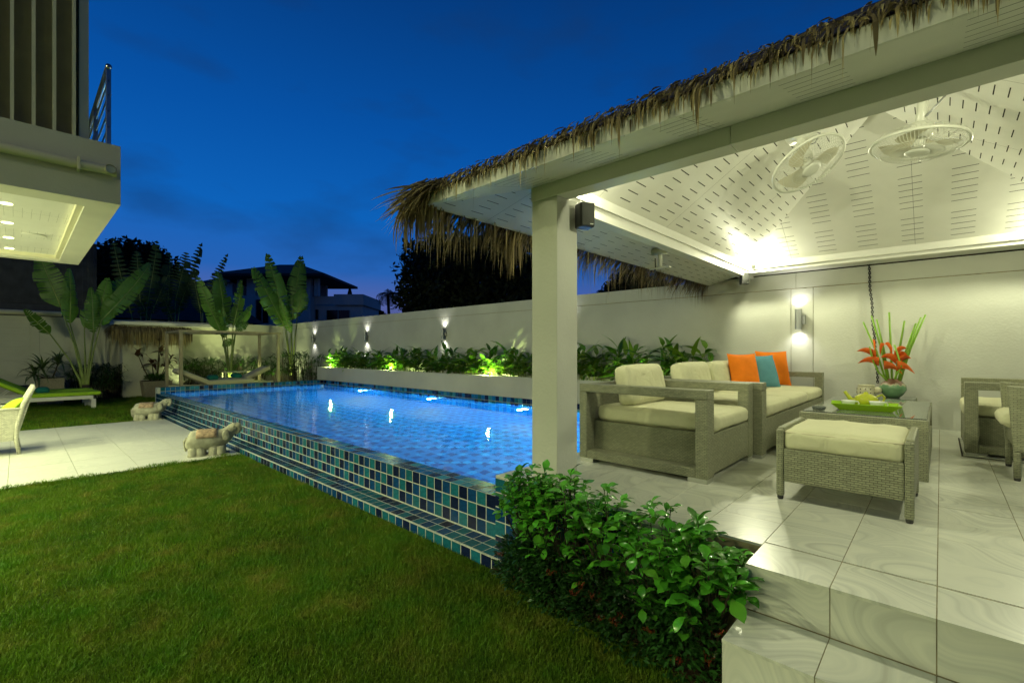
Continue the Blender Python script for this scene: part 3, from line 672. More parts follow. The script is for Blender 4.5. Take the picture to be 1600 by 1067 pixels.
# thatch fringe : ribbons that start on the roof plane and droop over the eave
def fringe(name, pts, N_, out, L0, L1, par, seed, drop=1.0, spread=.35, wid=(.006, .016), z0=.02, zr=.08, back=.12, pitch=.45):
    rs = random.Random(seed); mb = MB(); p0, p1 = Vector(pts[0]), Vector(pts[1]); ax = (p1 - p0).normalized(); out = Vector(out).normalized(); lean = ax * out.dot(ax) * (0 if abs(out.dot(ax)) > .6 else 1); out = (out - lean).normalized() if lean.length > 0 else out
    for i in range(N_):
        u = rs.random(); clump = math.sin(u * 61 + seed) * .5 + math.sin(u * 143) * .3
        p = p0.lerp(p1, u) - out * rs.uniform(-.01, back) + Vector((0, 0, z0 + rs.random() * zr)); p.z += max(0, -(p - p0).dot(out)) * pitch
        sd = max(-1.6, min(1.6, rs.gauss(0, spread))); dr = (out + lean * 1.6 + ax * sd).normalized(); L_ = rs.uniform(L0, L1) * (1 + .35 * clump); n = 6
        a = -pitch * rs.uniform(.0, 1.3) ; bend = rs.uniform(.6, 1.35) * drop; w0 = rs.uniform(*wid); side = dr.cross(Vector((0, 0, 1))).normalized(); tw = rs.uniform(-.9, .9)
        V = []; tone = min(1, max(0, rs.gauss(.42, .22)))
        for k in range(n + 1):
            q = k / n; w_ = w0 * (1 - q ** 3.5) * .5 * (.6 + .8 * q if q < .5 else 1) + .0006; sv = side * math.cos(tw + q * 1.2) + Vector((0, 0, 1)) * math.sin(tw + q * 1.2)
            V += [p - sv * w_, p + sv * w_]; a = max(-1.56, a - bend * 1.75 / n * (1 + q)); p = p + (dr * math.cos(a) + Vector((0, 0, 1)) * math.sin(a)) * (L_ / n)
        mb.mesh(V, [(2 * k, 2 * k + 1, 2 * k + 3, 2 * k + 2) for k in range(n)], 0, tone)
    o = mb.build(name, M['thatch'], par); o['kind'] = 'stuff'; return o
zf = FZ + FH
fringe('thatch_fringe', [(EX0 - .05, EY0 - .02, zf), (EX1, EY0 - .02, zf)], 750, (-.25, -1, 0), .05, .14, pav, 1, .95, .55, z0=-.01, zr=.06, wid=(.006, .014), back=.03)
fringe('thatch_fringe', [(EX0 - .05, EY0 - .02, zf), (EX1, EY0 - .02, zf)], 1500, (-.2, -1, 0), .05, .10, pav, 2, .45, 1.1, z0=.01, zr=.06, back=.06)
fringe('thatch_fringe', [(EX0 - .05, EY0 - .03, zf), (EX1, EY0 - .03, zf)], 60, (-.25, -1, 0), .13, .24, pav, 12, 1.3, .5, wid=(.010, .018), z0=0, zr=.04, back=.0)
fringe('thatch_fringe', [(EX0 - .02, EY0 - .05, zf), (EX0 - .02, EY1, zf)], 1700, (-1, -.3, 0), .34, .50, pav, 3, .75, .14, z0=-.02, zr=.07, wid=(.018, .032))
fringe('thatch_fringe', [(EX0 - .02, EY0 - .05, zf), (EX0 - .02, EY1, zf)], 700, (-1, 0, 0), .12, .25, pav, 4, .4, .6, z0=.0, zr=.08)
for k, (dx, dy, dr, l0, l1) in enumerate([(-1, -.9, .22, .32, .50), (-1, -.45, .2, .32, .52), (-1, -.6, .45, .3, .46), (-.8, -1, .5, .2, .36), (-1, -.2, .7, .32, .5)]):
    fringe('thatch_fringe', [(EX0 - .05, EY0 + .14, zf + .01), (EX0 + .12, EY0 - .05, zf + .01)], 70, (dx, dy, 0), l0, l1, pav, 20 + k, dr, .35, z0=-.01, zr=.07, back=.1, wid=(.010, .019), pitch=.22)
fringe('thatch_fringe', [(EX1 + .02, EY0 - .05, zf), (EX1 + .02, EY1, zf)], 900, (1, 0, 0), .25, .4, pav, 5, 1.0, .3)
# corner spot lamps of the pavilion
def corner_lamp(x, y, z, label, P=112, dirn=(0, 0, 1)):
    t = thing('corner_spotlight', label, 'spotlight', (x, y, z), 0, 'spotlights in the pavilion corners')
    MB().lathe([(.028, -.05), (.034, -.02), (.034, .03), (.030, .03), (.0, .012)], 18).build('housing', M['white_plastic'], t, True)
    MB().tube([(0, 0, -.05), (0, 0, -.075)], .012, 8).build('mount', M['white_plastic'], t)
    MB().lathe([(0, .024), (.027, .024), (.027, .026), (0, .026)], 16).build('lens', emis('pavilion_lamp_lens', (1, .98, .8), 40), t)
    lamp('POINT', (0, 0, .07), P, (1, 1, .66), t, .035)
    return t
corner_lamp(-1.86, 6.80, 2.62, 'bright white spotlight in the pavilion corner above the far wall speaker')
corner_lamp(-1.90, 2.66, 2.62, 'spotlight tucked behind the top of the near column')
corner_lamp(1.00, 6.80, 2.62, 'spotlight in the right rear corner of the pavilion ceiling')
corner_lamp(1.00, 2.70, 2.62, 'spotlight in the right front corner of the pavilion ceiling')
# speakers, hanging fixture, chain
def speaker(x, y, z, rz, label):
    t = thing('speaker', label, 'speaker', (x, y, z), rz, 'small black speakers under the pavilion roof')
    MB().box(-.055, .055, -.05, .045, -.085, .085).build('cabinet', M['black'], t, bev=.012)
    MB().box(-.048, .048, -.058, -.051, -.078, .078).build('grille', M['grille'], t, bev=.004)
    MB().box(.012, .036, -.061, -.0585, -.07, -.064).build('badge', M['white_plastic'], t)
    MB().box(-.02, .02, .045, .09, -.03, .03).build('bracket', M['black'], t, bev=.004)
    return t
speaker(-1.795, 2.66, 2.38, R(62), 'black wall speaker clamped to the side of the near white column')
speaker(-1.99, 6.86, 2.46, R(35), 'small black speaker in the far corner below the bright spotlight')
t = thing('swivel_fixture', 'white swivel bracket hanging from the side beam with a dangling cable', 'bracket', (-2.2, 4.66, 2.47)); t.scale = (1.35, 1.35, 1.25)
MB().tube([(-.05, 0, .035), (.07, 0, .035)], .032, 14).build('housing', M['white_plastic'], t, True)
MB().tube([(.01, 0, .02), (.01, 0, -.10)], .017, 10).build('stem', M['white_plastic'], t, True)
MB().box(-.075, .095, -.02, .02, -.112, -.102).build('plate', M['white_plastic'], t, bev=.003)
MB().tube([(-.03, 0, -.02), (-.03, .005, -.1), (-.05, .01, -.2)], .005, 6).build('cable', M['cable'], t)
ch = MB(); 
for i in range(56):
    z = 2.56 - i * .027; k = i % 2; x = -.66 + .09 * (i / 56) + .004 * math.sin(i * .4)
    pts = [(x + (.011 * math.cos(a) if k else 0), 7.235 + (0 if k else .009 * math.cos(a)), z + .019 * math.sin(a)) for a in [j * math.pi / 4 for j in range(8)]]
    ch.tube(pts, .0052, 5, closed=True)
tag(ch.build('hanging_chain', M['cable']), 'black chain hanging down the wall behind the vase', 'chain')

# ceiling fans
def fan(loc, axis, mount, label):
    t = thing('ceiling_fan', label, 'fan', loc, 0, 'white orbit fans under the pavilion ceiling')
    z = Vector(axis).normalized(); q = z.to_track_quat('-Z', 'Y').to_euler()
    e = t
    def part(mb, n, m, sm=True): o = mb.build(n, m, e, sm); o.rotation_euler = q; return o
    RR = .275; b = MB()
    b.tube([(RR * math.cos(a), RR * math.sin(a), 0) for a in [i * math.pi / 24 for i in range(48)]], .011, 8, closed=True); part(b, 'guard_ring', M['white_plastic'])
    b = MB(); nw = 76
    for i in range(nw):
        a = i * 2 * math.pi / nw; ca, sa = math.cos(a), math.sin(a); 
        for sg in (-1, 1):
            pr_ = [(.07, -.06), (.16, -.062), (.235, -.045), (.27, 0)] if sg < 0 else [(.09, .075), (.18, .07), (.25, .045), (.27, 0)]
            if sg > 0 and i % 2: continue
            tw = .35; b.tube([(r_ * math.cos(a + tw * (.27 - r_)), r_ * math.sin(a + tw * (.27 - r_)), z_) for r_, z_ in pr_], .0015, 4, cap=False)
    for rr_, zz in ((.15, -.062), (.215, -.053), (.19, .068)): b.tube([(rr_ * math.cos(j * .262), rr_ * math.sin(j * .262), zz) for j in range(24)], .0016, 4, closed=True)
    part(b, 'wire_guard', M['white_plastic'])
    part(MB().lathe([(0, -.072), (.05, -.07), (.072, -.064), (.072, -.056), (0, -.054)], 28), 'guard_badge', M['white_plastic'])
    for k in range(3):
        V = []; n = 7
        for i in range(n + 1):
            r_ = .04 + .195 * i / n; w_ = .34 + .30 * math.sin(i / n * 2.6); 
            for s_ in (-1, 0, 1): a = k * 2.094 + s_ * w_ * .9 + .5 * i / n; V.append((r_ * math.cos(a), r_ * math.sin(a), .012 + s_ * .022))
        b = MB(); b.mesh(V, [(i * 3 + j, i * 3 + j + 1, i * 3 + j + 4, i * 3 + j + 3) for i in range(n) for j in (0, 1)]); part(b, 'blade', M['blade'])
    part(MB().lathe([(0, -.03), (.03, -.028), (.042, -.01), (.042, .04), (0, .045)], 20), 'hub', M['white_plastic'])
    part(MB().lathe([(0, .05), (.07, .05), (.082, .08), (.07, .14), (0, .16)], 24), 'motor', M['white_plastic'])
    m = Vector(mount) - Vector(loc); u = -z * .15
    MB().tube([u, u * .5 + m * .5 + Vector((0, 0, .02)), m], [.035, .03, .05], 12).build('neck', M['white_plastic'], t, True)
    o = MB().lathe([(.13, 0), (.13, -.05), (.105, -.09), (0, -.10)], 28).build('mount_dome', M['white_plastic'], t, True); o.location = m + Vector((0, 0, .03))
    MB().tube([m + Vector((.05, -.02, 0)), m + Vector((.13, -.03, -.05)), m + Vector((.10, -.06, -.13)), u + Vector((.03, -.03, .03))], .006, 6).build('cable', M['grey_metal'], t, True)
M['blade'] = mat('smoked_blade', (.60, .57, .42), .3, transl=.2)
fan((-.80, 4.42, 2.98), (.46, -.22, -.8), (-.86, 4.55, 3.30), 'left white caged fan under the ceiling, tilted towards the wall')
fan((-.12, 4.42, 2.94), (-.10, -.06, -1), (-.08, 4.52, 3.38), 'right white caged fan facing straight down from the ceiling')

# ------------------------------------------------------------------ wicker seating
def sofa(name, label, cat, loc, rz, Lw, D, ns, group=None, armgap=0, back=True):
    """local +x is the front, width along y"""
    t = thing(name, label, cat, loc, rz, group); h = Lw / 2; AT = .635; aw = .125
    for s_ in (-1, 1):
        o0, o1 = (s_ * h, s_ * (h - aw)); y0, y1 = min(o0, o1), max(o0, o1)
        MB().box(0, D, y0, y1, AT - .065, AT).build('arm_rail', M['wicker'], t, bev=.006)
        MB().box(D - .085, D, y0, y1, .03, AT - .0655).build('arm_post', M['wicker'], t, bev=.006)
        MB().box(0, .07, y0, y1, .03, AT - .0655).build('arm_post', M['wicker'], t, bev=.006)
        MB().box(.0705, D - .0855, y0, y1 , .03, .095).build('arm_base', M['wicker'], t, bev=.006)
        MB().box(.005, .13, y0 + .005, y1 - .005, 0, .03).build('foot', M['foot_metal'], t, bev=.002)
        MB().box(D - .14, D - .005, y0 + .005, y1 - .005, 0, .03).build('foot', M['foot_metal'], t, bev=.002)
    iw = h - aw - .001
    MB().box(.03, D - .004, -iw, iw, .05, .325).build('seat_base', M['wicker'], t, bev=.005)
    MB().box(0, .06, -iw, iw, .326, AT).build('back_panel', M['wicker'], t, bev=.006)
    w = (2 * iw - .01) / ns
    for k in range(ns):
        yc = -iw + .005 + w * (k + .5)
        c = cushion(D - .075, w - .008, .125, .045, .012, 14, k + ns).build('seat_cushion', M['cream'], t, True); c.location = (.06 + (D - .075) / 2 + .02, yc, .327)
        if back:
            c = cushion(w * .84, .32, .15, .05, .014, 12, 9 + k).build('back_cushion', M['cream'], t, True); c.rotation_euler = (R(90), R(0), R(90)); c.rotation_euler = Euler((R(78), 0, R(90))); c.location = (.22, yc, .455 + .15)
    return t
sofa('armchair', 'wide wicker armchair with cream cushions beside the white column', 'armchair', (-2.19, 3.685, T), 0, 1.03, 1.04, 1, 'wicker armchairs with open arms')
sofa('sofa', 'long wicker sofa with cream seats carrying orange and blue cushions', 'sofa', (-2.19, 5.63, T), 0, 2.78, 1.10, 3)
sofa('armchair', 'wicker armchair standing alone against the wall at the right edge', 'armchair', (1.19, 6.09, T), R(180), 1.03, 1.04, 1, 'wicker armchairs with open arms')
def throw(name, label, m, loc, rot, w=.42, t_=.15, sd=1):
    o = pillow(w, t_, 14, sd).build(name, m, None, True); o.location = loc; o.rotation_euler = rot; tag(o, label, 'cushion', 'scatter cushions on the sofa'); return o
throw('scatter_cushion', 'orange cushion nearest the camera on the wicker sofa', M['orange'], (-1.66, 5.82, 1.005), Euler((R(-12), 0, R(62))), .43, .16, 1)
throw('scatter_cushion', 'large blue cushion between the two orange ones', M['blue_fab'], (-1.55, 6.26, 1.005), Euler((R(-18), 0, R(60))), .42, .15, 2)
throw('scatter_cushion', 'orange cushion farthest from the camera, by the sofa end', M['orange'], (-1.56, 6.68, 1.005), Euler((R(-12), 0, R(52))), .46, .16, 3)
throw('scatter_cushion', 'blue cushion peeping out behind the orange ones', M['blue_fab'], (-1.84, 6.38, 1.01), Euler((R(-10), 0, R(60))), .42, .13, 4)

# ottoman
t = thing('ottoman', 'low wicker ottoman with cream cushion in front of the glass table', 'ottoman', (-.42, 3.50, T))
W2, D2 = .32, .33
b = MB(); H0, H1 = .112, .315
for (a, c) in ((0, 1),):
    b.box(-W2 + .041, W2 - .041, -D2, -D2 + .03, H0, H1); b.box(-W2 + .041, W2 - .041, D2 - .03, D2, H0, H1)
    b.box(-W2, -W2 + .036, -D2 + .041, D2 - .041, H0, .435); b.box(W2 - .036, W2, -D2 + .041, D2 - .041, H0, .435)
b.build('woven_panel', M['wicker_big'], t, bev=.008)
for sx in (-1, 1):
    for sy in (-1, 1):
        x0, x1 = sorted((sx * W2, sx * (W2 - .04))); y0, y1 = sorted((sy * D2, sy * (D2 - .04)))
        MB().box(x0, x1, y0, y1, .02, .425).build('leg', M['wicker_big'], t, bev=.01)
        MB().lathe([(.014, 0), (.017, .008), (.017, .022)], 12, ((x0 + x1) / 2, (y0 + y1) / 2, 0)).build('foot', M['black'], t)
c = cushion(W2 * 2 - .075, D2 * 2 - .012, .125, .035, .014, 16, 5).build('seat_cushion', M['cream'], t, True); c.location = (0, 0, .302)
hx, hy = W2 - .042, D2 - .012
pp = []
for (cx_, cy__, a0) in ((hx - .03, hy - .03, 0), (-hx + .03, hy - .03, 90), (-hx + .03, -hy + .03, 180), (hx - .03, -hy + .03, 270)):
    for k in range(4): a = R(a0 + k * 30); pp.append((cx_ + .034 * math.cos(a), cy__ + .034 * math.sin(a), .410))
MB().tube(pp, .0035, 6, closed=True).build('piping', M['cream2'], t, True)

# coffee table
t = thing('coffee_table', 'square wicker coffee table with glass top behind the ottoman', 'table', (-.445, 5.08, T))
W2, D2, H = .385, .82, .42
b = MB(); fr = .06
MB().box(-W2, W2, -D2, -D2 + fr, H - .065, H).build('top_rail', M['wicker_big'], t, bev=.005); MB().box(-W2, W2, D2 - fr, D2, H - .065, H).build('top_rail', M['wicker_big'], t, bev=.005)
MB().box(-W2, -W2 + .04, -D2 + fr + .001, D2 - fr - .001, H - .065, H - .002).build('top_rail', M['wicker_big'], t, bev=.005); MB().box(W2 - .04, W2, -D2 + fr + .001, D2 - fr - .001, H - .065, H - .002).build('top_rail', M['wicker_big'], t, bev=.005)
MB().box(-W2 + .012, W2 - .012, -D2 + fr + .002, D2 - fr - .002, H - .001, H + .007).build('glass_top', M['glass'], t, bev=.0015)
for sx in (-1, 1):
    for (y0, y1) in ((-D2, -D2 + .07), (D2 - .07, D2)):
        x0, x1 = sorted((sx * W2, sx * (W2 - .07))); MB().box(x0, x1, y0, y1, 0, H - .066).build('leg', M['wicker_big'], t, bev=.006)
    x0, x1 = sorted((sx * W2, sx * (W2 - .05))); MB().box(x0, x1, -D2 + .071, D2 - .071, .03, .21).build('side_panel', M['wicker_big'], t, bev=.006)
MB().box(-W2 + .052, W2 - .052, -D2 + .071, D2 - .071, .06, .09).build('lower_shelf', M['wicker_big'], t, bev=.004)
TT = T + .4285
# tray, teapot, cups
t = thing('serving_tray', 'bright lime green tray with flared ends on the glass table', 'tray', (-.45, 4.66, TT), R(8))
def dish(w, d, w2, d2, h, th=.006):
    lo = [(-w, -d, 0), (w, -d, 0), (w, d, 0), (-w, d, 0)]; hi = [(-w2, -d2, h), (w2, -d2, h), (w2, d2, h), (-w2, d2, h)]; b = MB(); b.mesh(lo + hi, [(3, 2, 1, 0), (0, 1, 5, 4), (1, 2, 6, 5), (2, 3, 7, 6), (3, 0, 4, 7)]); return b
o = dish(.165, .085, .225, .12, .05).build('tray_body', M['green_tray'], t); s = o.modifiers.new('s', 'SOLIDIFY'); s.thickness = .005
def cup(x, y, rz, label):
    t = thing('tea_cup', label, 'cup', (x, y, TT + .007), rz, 'white tea cups on the tray'); t.scale = (1.3, 1.3, 1.25)
    o = MB().lathe([(.0, .004), (.022, .004), (.026, .015), (.038, .05), (.040, .055), (.037, .054), (.034, .045), (.022, .012), (0, .009)], 24).build('bowl', M['china'], t, True)
    MB().tube([(.036, 0, .045), (.056, 0, .048), (.064, 0, .034), (.052, 0, .018), (.030, 0, .016)], .0038, 8).build('handle', M['china'], t, True)
cup(-.55, 4.60, R(38), 'white tea cup on the left of the green tray'); cup(-.37, 4.63, R(38), 'white tea cup on the right of the green tray')
t = thing('teapot', 'lime green teapot with long spout behind the two cups', 'teapot', (-.45, 4.75, TT + .007), R(35)); t.scale = (1.4, 1.4, 1.3)
MB().lathe([(0, 0), (.035, 0), (.055, .025), (.062, .05), (.050, .075), (.028, .088), (.012, .092), (.012, .100), (0, .104)], 28).build('body', M['teapot'], t, True)
MB().tube([(-.05, 0, .035), (-.085, 0, .06), (-.115, 0, .105)], [.018, .012, .008], 10).build('spout', M['teapot'], t, True)
MB().tube([(.055, 0, .07), (.085, 0, .085), (.10, 0, .065), (.09, 0, .04), (.058, 0, .03)], .006, 8).build('handle', M['teapot'], t, True)
o = MB().lathe([(0, .002), (.04, .002), (.045, .01), (.052, .03), (.046, .028), (.038, .010), (0, .008)], 16).build('ashtray', M['glass'], None, True)
o.location = (-.72, 4.40, TT); tag(o, 'small clear glass ashtray at the left end of the coffee table', 'ashtray')

# side table with vase and burner
t = thing('side_table', 'small wicker side table under the vase against the wall', 'side table', (-.49, 6.88, T))
MB().box(-.29, .29, -.27, .27, .30, .365).build('top_frame', M['wicker_big'], t, bev=.005); MB().box(-.285, .285, -.265, .265, .366, .373).build('glass_top', M['glass'], t, bev=.001)
MB().box(-.25, .25, -.23, .23, .02, .299).build('body', M['wicker_big'], t, bev=.005)
for sx in (-1, 1):
    for sy in (-1, 1): MB().box(sx * .22 - .02, sx * .22 + .02, sy * .2 - .02, sy * .2 + .02, 0, .02).build('foot', M['foot_metal'], t)
ST = T + .374
t = thing('vase', 'round celadon green vase with brown rim on the side table', 'vase', (-.40, 6.80, ST))
MB().lathe([(0, 0), (.06, 0), (.095, .04), (.125, .095), (.118, .145), (.085, .185), (.055, .20), (.050, .215), (.044, .213), (.046, .195), (.0, .18)], 32).build('body', M['vase'], t, True)
fl = thing('flower_arrangement', 'orange heliconia flowers and tall green stems standing in the vase', 'flowers', (-.40, 6.80, ST + .14))
for i, (tx, tz) in enumerate([(-.36, .73), (-.26, .80), (-.20, .76), (-.04, .83), (.14, .73), (.27, .70), (.33, .76), (.38, .79)]):
    q = Vector((tx * .73, -.05 + .03 * (i % 3) + tx * .10, tz)); s0 = Vector((tx * .14, 0, 0)); mid = (s0 + q) / 2 + Vector((tx * -.04, 0, .02))
    MB().tube([s0, mid, q], [.011, .011, .009], 8).build('stem', M['stem'], fl, True)
def bract(p, d, L_, par):
    d = Vector(d).normalized(); up = Vector((0, 0, 1)); sd = d.cross(up).normalized(); V = []; n = 6
    for i in range(n + 1):
        q = i / n; c = Vector(p) + d * L_ * q + up * (.035 * math.sin(q * 3.1)); w_ = .018 * math.sin(math.pi * (.12 + .88 * q) ** .8) + .001; hh = .075 * (1 - q) ** .8 + .002
        V += [c - sd * w_ + up * hh * .8, c - up * hh * .5, c + sd * w_ + up * hh * .8]
    b = MB(); b.mesh(V, [(i * 3 + j, i * 3 + j + 1, i * 3 + j + 4, i * 3 + j + 3) for i in range(n) for j in (0, 1)]); b.build('bract', M['bract'], par, True)
for (bx0, bz0, tx, tz) in ((-.20, .28, -.20, .44), (.05, .22, .02, .46)):
    MB().tube([(0, 0, .0), (bx0 * .6, -.06, bz0 * .5), (bx0 + .03, -.1, bz0), (tx, -.12, tz)], .010, 8).build('flower_stem', M['stem'], fl, True)
for p, d, L_ in [((-.16, -.1, .32), (-1, -.35, .35), .24), ((-.13, -.1, .24), (-1, -.2, -.05), .25), ((-.17, -.11, .38), (-.15, -.1, 1), .17), ((-.12, -.1, .36), (.4, -.3, .9), .14), ((.04, -.1, .26), (-1, -.5, .30), .2),
                 ((.05, -.1, .24), (1, .4, .45), .17), ((.02, -.1, .32), (1, .3, .9), .18), ((.0, -.1, .36), (-.6, -.1, 1), .16), ((.05, -.12, .20), (.9, .2, -.5), .22), ((-.08, -.12, .20), (1, .2, -.55), .24), ((.04, -.1, .30), (.8, .5, .1), .15)]:
    bract(Vector(p) * .9 + Vector((0, 0, .04)), d, L_ * .78, fl)
t = thing('oil_burner', 'small cream ceramic elephant burner pierced with holes left of the vase', 'ornament', (-.635, 6.74, ST))
MB().lathe([(0, .012), (.085, .012), (.095, .04), (.09, .10), (.075, .125), (.085, .135), (.08, .14), (.05, .125), (0, .12)], 24).build('bowl', M['cream_glaze'], t, True)
for a in range(12):
    for zz in (.05, .092):
        o = MB().lathe([(0, 0), (.0065, 0), (.0065, .002), (0, .002)], 8).build('hole', M['dark'], t); aa = a * math.pi / 6; o.location = (.0925 * math.cos(aa), .0925 * math.sin(aa), zz); o.rotation_euler = Euler((0, R(90), aa))
for (x_, y_) in ((-.05, -.04), (.05, -.04), (-.05, .04), (.05, .04)): MB().lathe([(.022, 0), (.024, .01), (.02, .03)], 10, (x_, y_, 0)).build('foot', M['cream_glaze'], t, True)
MB().lathe([(0, .04), (.03, .05), (.042, .08), (.035, .11), (0, .12)], 14, (.105, -.02, 0)).build('head', M['cream_glaze'], t, True)

# dining chair at the frame edge and drain strip under the right armchair
t = thing('dining_chair', 'tall wicker dining chair with cream seat cushion at the right edge', 'chair', (.37, 4.72, T))
for (x_, y_, h_) in ((0, 0, .66), (.52, 0, .66), (0, .56, .66), (.52, .56, .9)):
    MB().tube([(x_ + .02, y_ + .02, .02), (x_ + .02, y_ + .02, .30)], .02, 10).build('leg', M['wicker_big'], t, True); MB().lathe([(.015, 0), (.018, .008), (.018, .02)], 10, (x_ + .02, y_ + .02, 0)).build('foot', M['black'], t)
for y_ in (-.005, .555): MB().hexa([(.0, y_, .20), (.56, y_, .20), (.56, y_ + .045, .20), (.0, y_ + .045, .20)], [(-.03, y_, .66), (.58, y_, .62), (.58, y_ + .045, .62), (-.03, y_ + .045, .66)]).build('side_panel', M['wicker_big'], t, bev=.01)
MB().box(.52, .56, .041, .554, .2, .92).build('back_panel', M['wicker_big'], t, bev=.01); MB().box(.01, .518, .041, .554, .22, .36).build('seat_base', M['wicker_big'], t, bev=.01)
c = cushion(.56, .50, .10, .04, .02, 12, 3).build('seat_cushion', M['cream'], t, True); c.location = (.23, .30, .362)
t = thing('drain_strip', 'pale slotted floor grating with dark gaps under the right armchair', 'floor grating', (.13, 5.52, T))
MB().box(0, 1.2, 0, 1.14, .001, .004).build('dark_channel', M['dark'], t)
for i in range(9): MB().box(.012, .30, .012 + i * .126, .126 + i * .126 - .012, .004, .011).build('grating_tile', M['marble'], t)
for i in range(9): MB().box(.312, .60, .012 + i * .126, .126 + i * .126 - .012, .004, .011).build('grating_tile', M['marble'], t)

# ------------------------------------------------------------------ house at the left
ho = thing('house', 'white two storey house with cantilevered balcony and downlights at the left', 'house')
b = MB(); X0, X1, YR = -10.6, -5.96, .70
b.box(X0, X1, -.0, YR, 0, 0) if False else None
# slab ring around a recessed ceiling
z0, z1 = 2.90, 3.48; rx0, rx1, ry1, ry0 = -10.40, -6.27, .46, -2.9
MB().box(X0, X1, ry1, YR, z0, z1).build('balcony_edge', M['cream_wall'], ho)
MB().box(rx1, X1, ry0, ry1, z0, z1).build('balcony_edge', M['cream_wall'], ho); MB().box(X0, rx0, ry0, ry1, z0, z1).build('balcony_edge', M['cream_wall'], ho)
MB().box(X0, X1, -3.1, ry0, z0, z1).build('balcony_edge', M['cream_wall'], ho)
slotted('soffit_board', (rx0, ry0, 2.985), (1, 0, 0), (0, 1, 0), [(0, 0), (rx1 - rx0, 0), (rx1 - rx0, ry1 - ry0), (0, ry1 - ry0)], .07, .55, 1.3, ho, group=0, sw=.0012)
MB().box(rx0, rx1, ry0, ry1, 3.02, 3.46).build('slab', M['cream_wall'], ho)
for (a, c) in (((rx1 - .06, rx1 - .002), (ry0, ry1 - .002)), ((rx0 + .002, rx0 + .05), (ry0, ry1 - .002))): MB().box(a[0], a[1], c[0], c[1], 2.93, 2.984).build('cove_trim', M['fin'], ho)
MB().box(rx0 + .05, rx1 - .06, ry1 - .05, ry1 - .002, 2.93, 2.984).build('cove_trim', M['fin'], ho)
for yy, pw in ((-.08, 78), (-1.5, 90)):
    for x_ in (-7.1, -8.15, -9.2, -10.15):
        d = MB().lathe([(0, 0), (.05, 0), (.05, -.003), (0, -.003)], 18).build('downlight', M['lens_warm'], ho); d.location = (x_, yy, 2.982)
        lamp('SPOT', (x_, yy, 2.96), pw, WARM, ho, .05, 150, .8, (0, 0, -1))
d = MB().lathe([(0, 0), (.12, 0), (.125, -.006), (.10, -.010), (0, -.012)], 24).build('ceiling_speaker', M['board'], ho); d.location = (-8.75, .15, 2.982)
# upper floor
MB().box(X0, X1 - .13, -3.1, .40, z1, 6.4).build('upper_wall', M['board_brown'], ho)
yy = .365; k = 0
while yy > -1.6: MB().box(X1 - .128, X1 - .004, yy - .012, yy + .012, z1 + .001, 6.4).build('fin', M['fin'], ho); yy -= .132
MB().box(X1 - .40, X1 - .05, .402, .47, z1 + .001, 6.4).build('glass_panel', M['pane_grey'], ho)
MB().tube([(X1 + .06, -3, 3.20), (X1 + .06, .64, 3.20)], .042, 16, cap=False).build('drain_pipe', M['fin'], ho, True)
MB().tube([(X1 + .06, .62, 3.20), (X1 + .06, .661, 3.20)], .049, 16, cap=False).build('pipe_collar', M['fin'], ho, True)
MB().tube([(X1 + .06, .60, 3.20), (X1 + .125, .615, 3.20)], [.040, .044], 16, cap=False).build('pipe_elbow', M['fin'], ho, True)
MB().lathe([(0, 0), (.036, 0), (.036, .004), (0, .004)], 16).build('pipe_end', M['pane_grey'], ho).matrix_local = Matrix.Translation((X1 + .112, .612, 3.20)) @ Matrix.Rotation(RX, 4, 'Y')
MB().box(X1 + .001, X1 + .11, .38, .40, 3.14, 3.26).build('pipe_clip', M['fin'], ho, bev=.004)
rl = thing('balcony_railing', 'stainless steel railing along the balcony edge beside the louvred wall', 'railing', (0, .62, z1))
MB().tube([(X1 - .09, 0, .80), (X0 + .1, 0, .80)], .025, 14).build('handrail', M['metal'], rl, True)
for x_ in (X1 - .12, X1 - 1.2, X1 - 2.3, X1 - 3.4, X1 - 4.4): MB().box(x_ - .02, x_ + .02, -.02, .02, 0, .79).build('post', M['metal'], rl, bev=.004)
for zz in (.2, .36, .52, .66): MB().tube([(X1 - .1, 0, zz), (X0 + .1, 0, zz)], .009, 8).build('cross_rail', M['metal'], rl, True)
# ground floor of the house runs on behind the viewer, with unseen wall lamps
MB().box(X0, 6, -5.2, -5.0, 0, 3.4).build('rear_facade', M['cream_wall'], ho); MB().box(X0, X1 - .2, -4.99, -3.40, 0, 2.895).build('ground_floor', M['cream_wall'], ho); MB().box(X0, X0 + .2, -5.0, -4.99, 0, 3.4).build('rear_facade', M['cream_wall'], ho)
MB().box(X1 + .001, 6, -5.0, -2.2, 3.1, 3.4).build('rear_canopy', M['cream_wall'], ho)
MB().box(X0, 6, -5.2, -5.0, 3.401, 6.4).build('rear_facade', M['cream_wall'], ho)
for x_, pw in ((-3.6, 150), (1.2, 35), (4.6, 70)):  # upper lamps out of view, added to brighten louvres and slab face
    o = MB().lathe([(.0, -.09), (.07, -.06), (.09, 0), (.07, .06), (0, .09)], 20).build('unseen_globe_lamp', M['lens_warm'], ho, True); o.location = (x_, -4.88, 4.6)
    lamp('POINT', (x_, -4.74, 4.6), pw, WARM, ho, .10)
for x_ in (-5.3, -4.4, -3.5, -2.6, -1.7, -.8):  # unseen canopy downlights, added to light the lawn
    d = MB().lathe([(0, 0), (.05, 0), (.05, -.003), (0, -.003)], 18).build('downlight', M['lens_warm'], ho); d.location = (x_, -2.45, 3.098)
    lamp('SPOT', (x_, -2.45, 3.07), 190, WARM, ho, .05, 112, 1, (-.05, .42, -1))
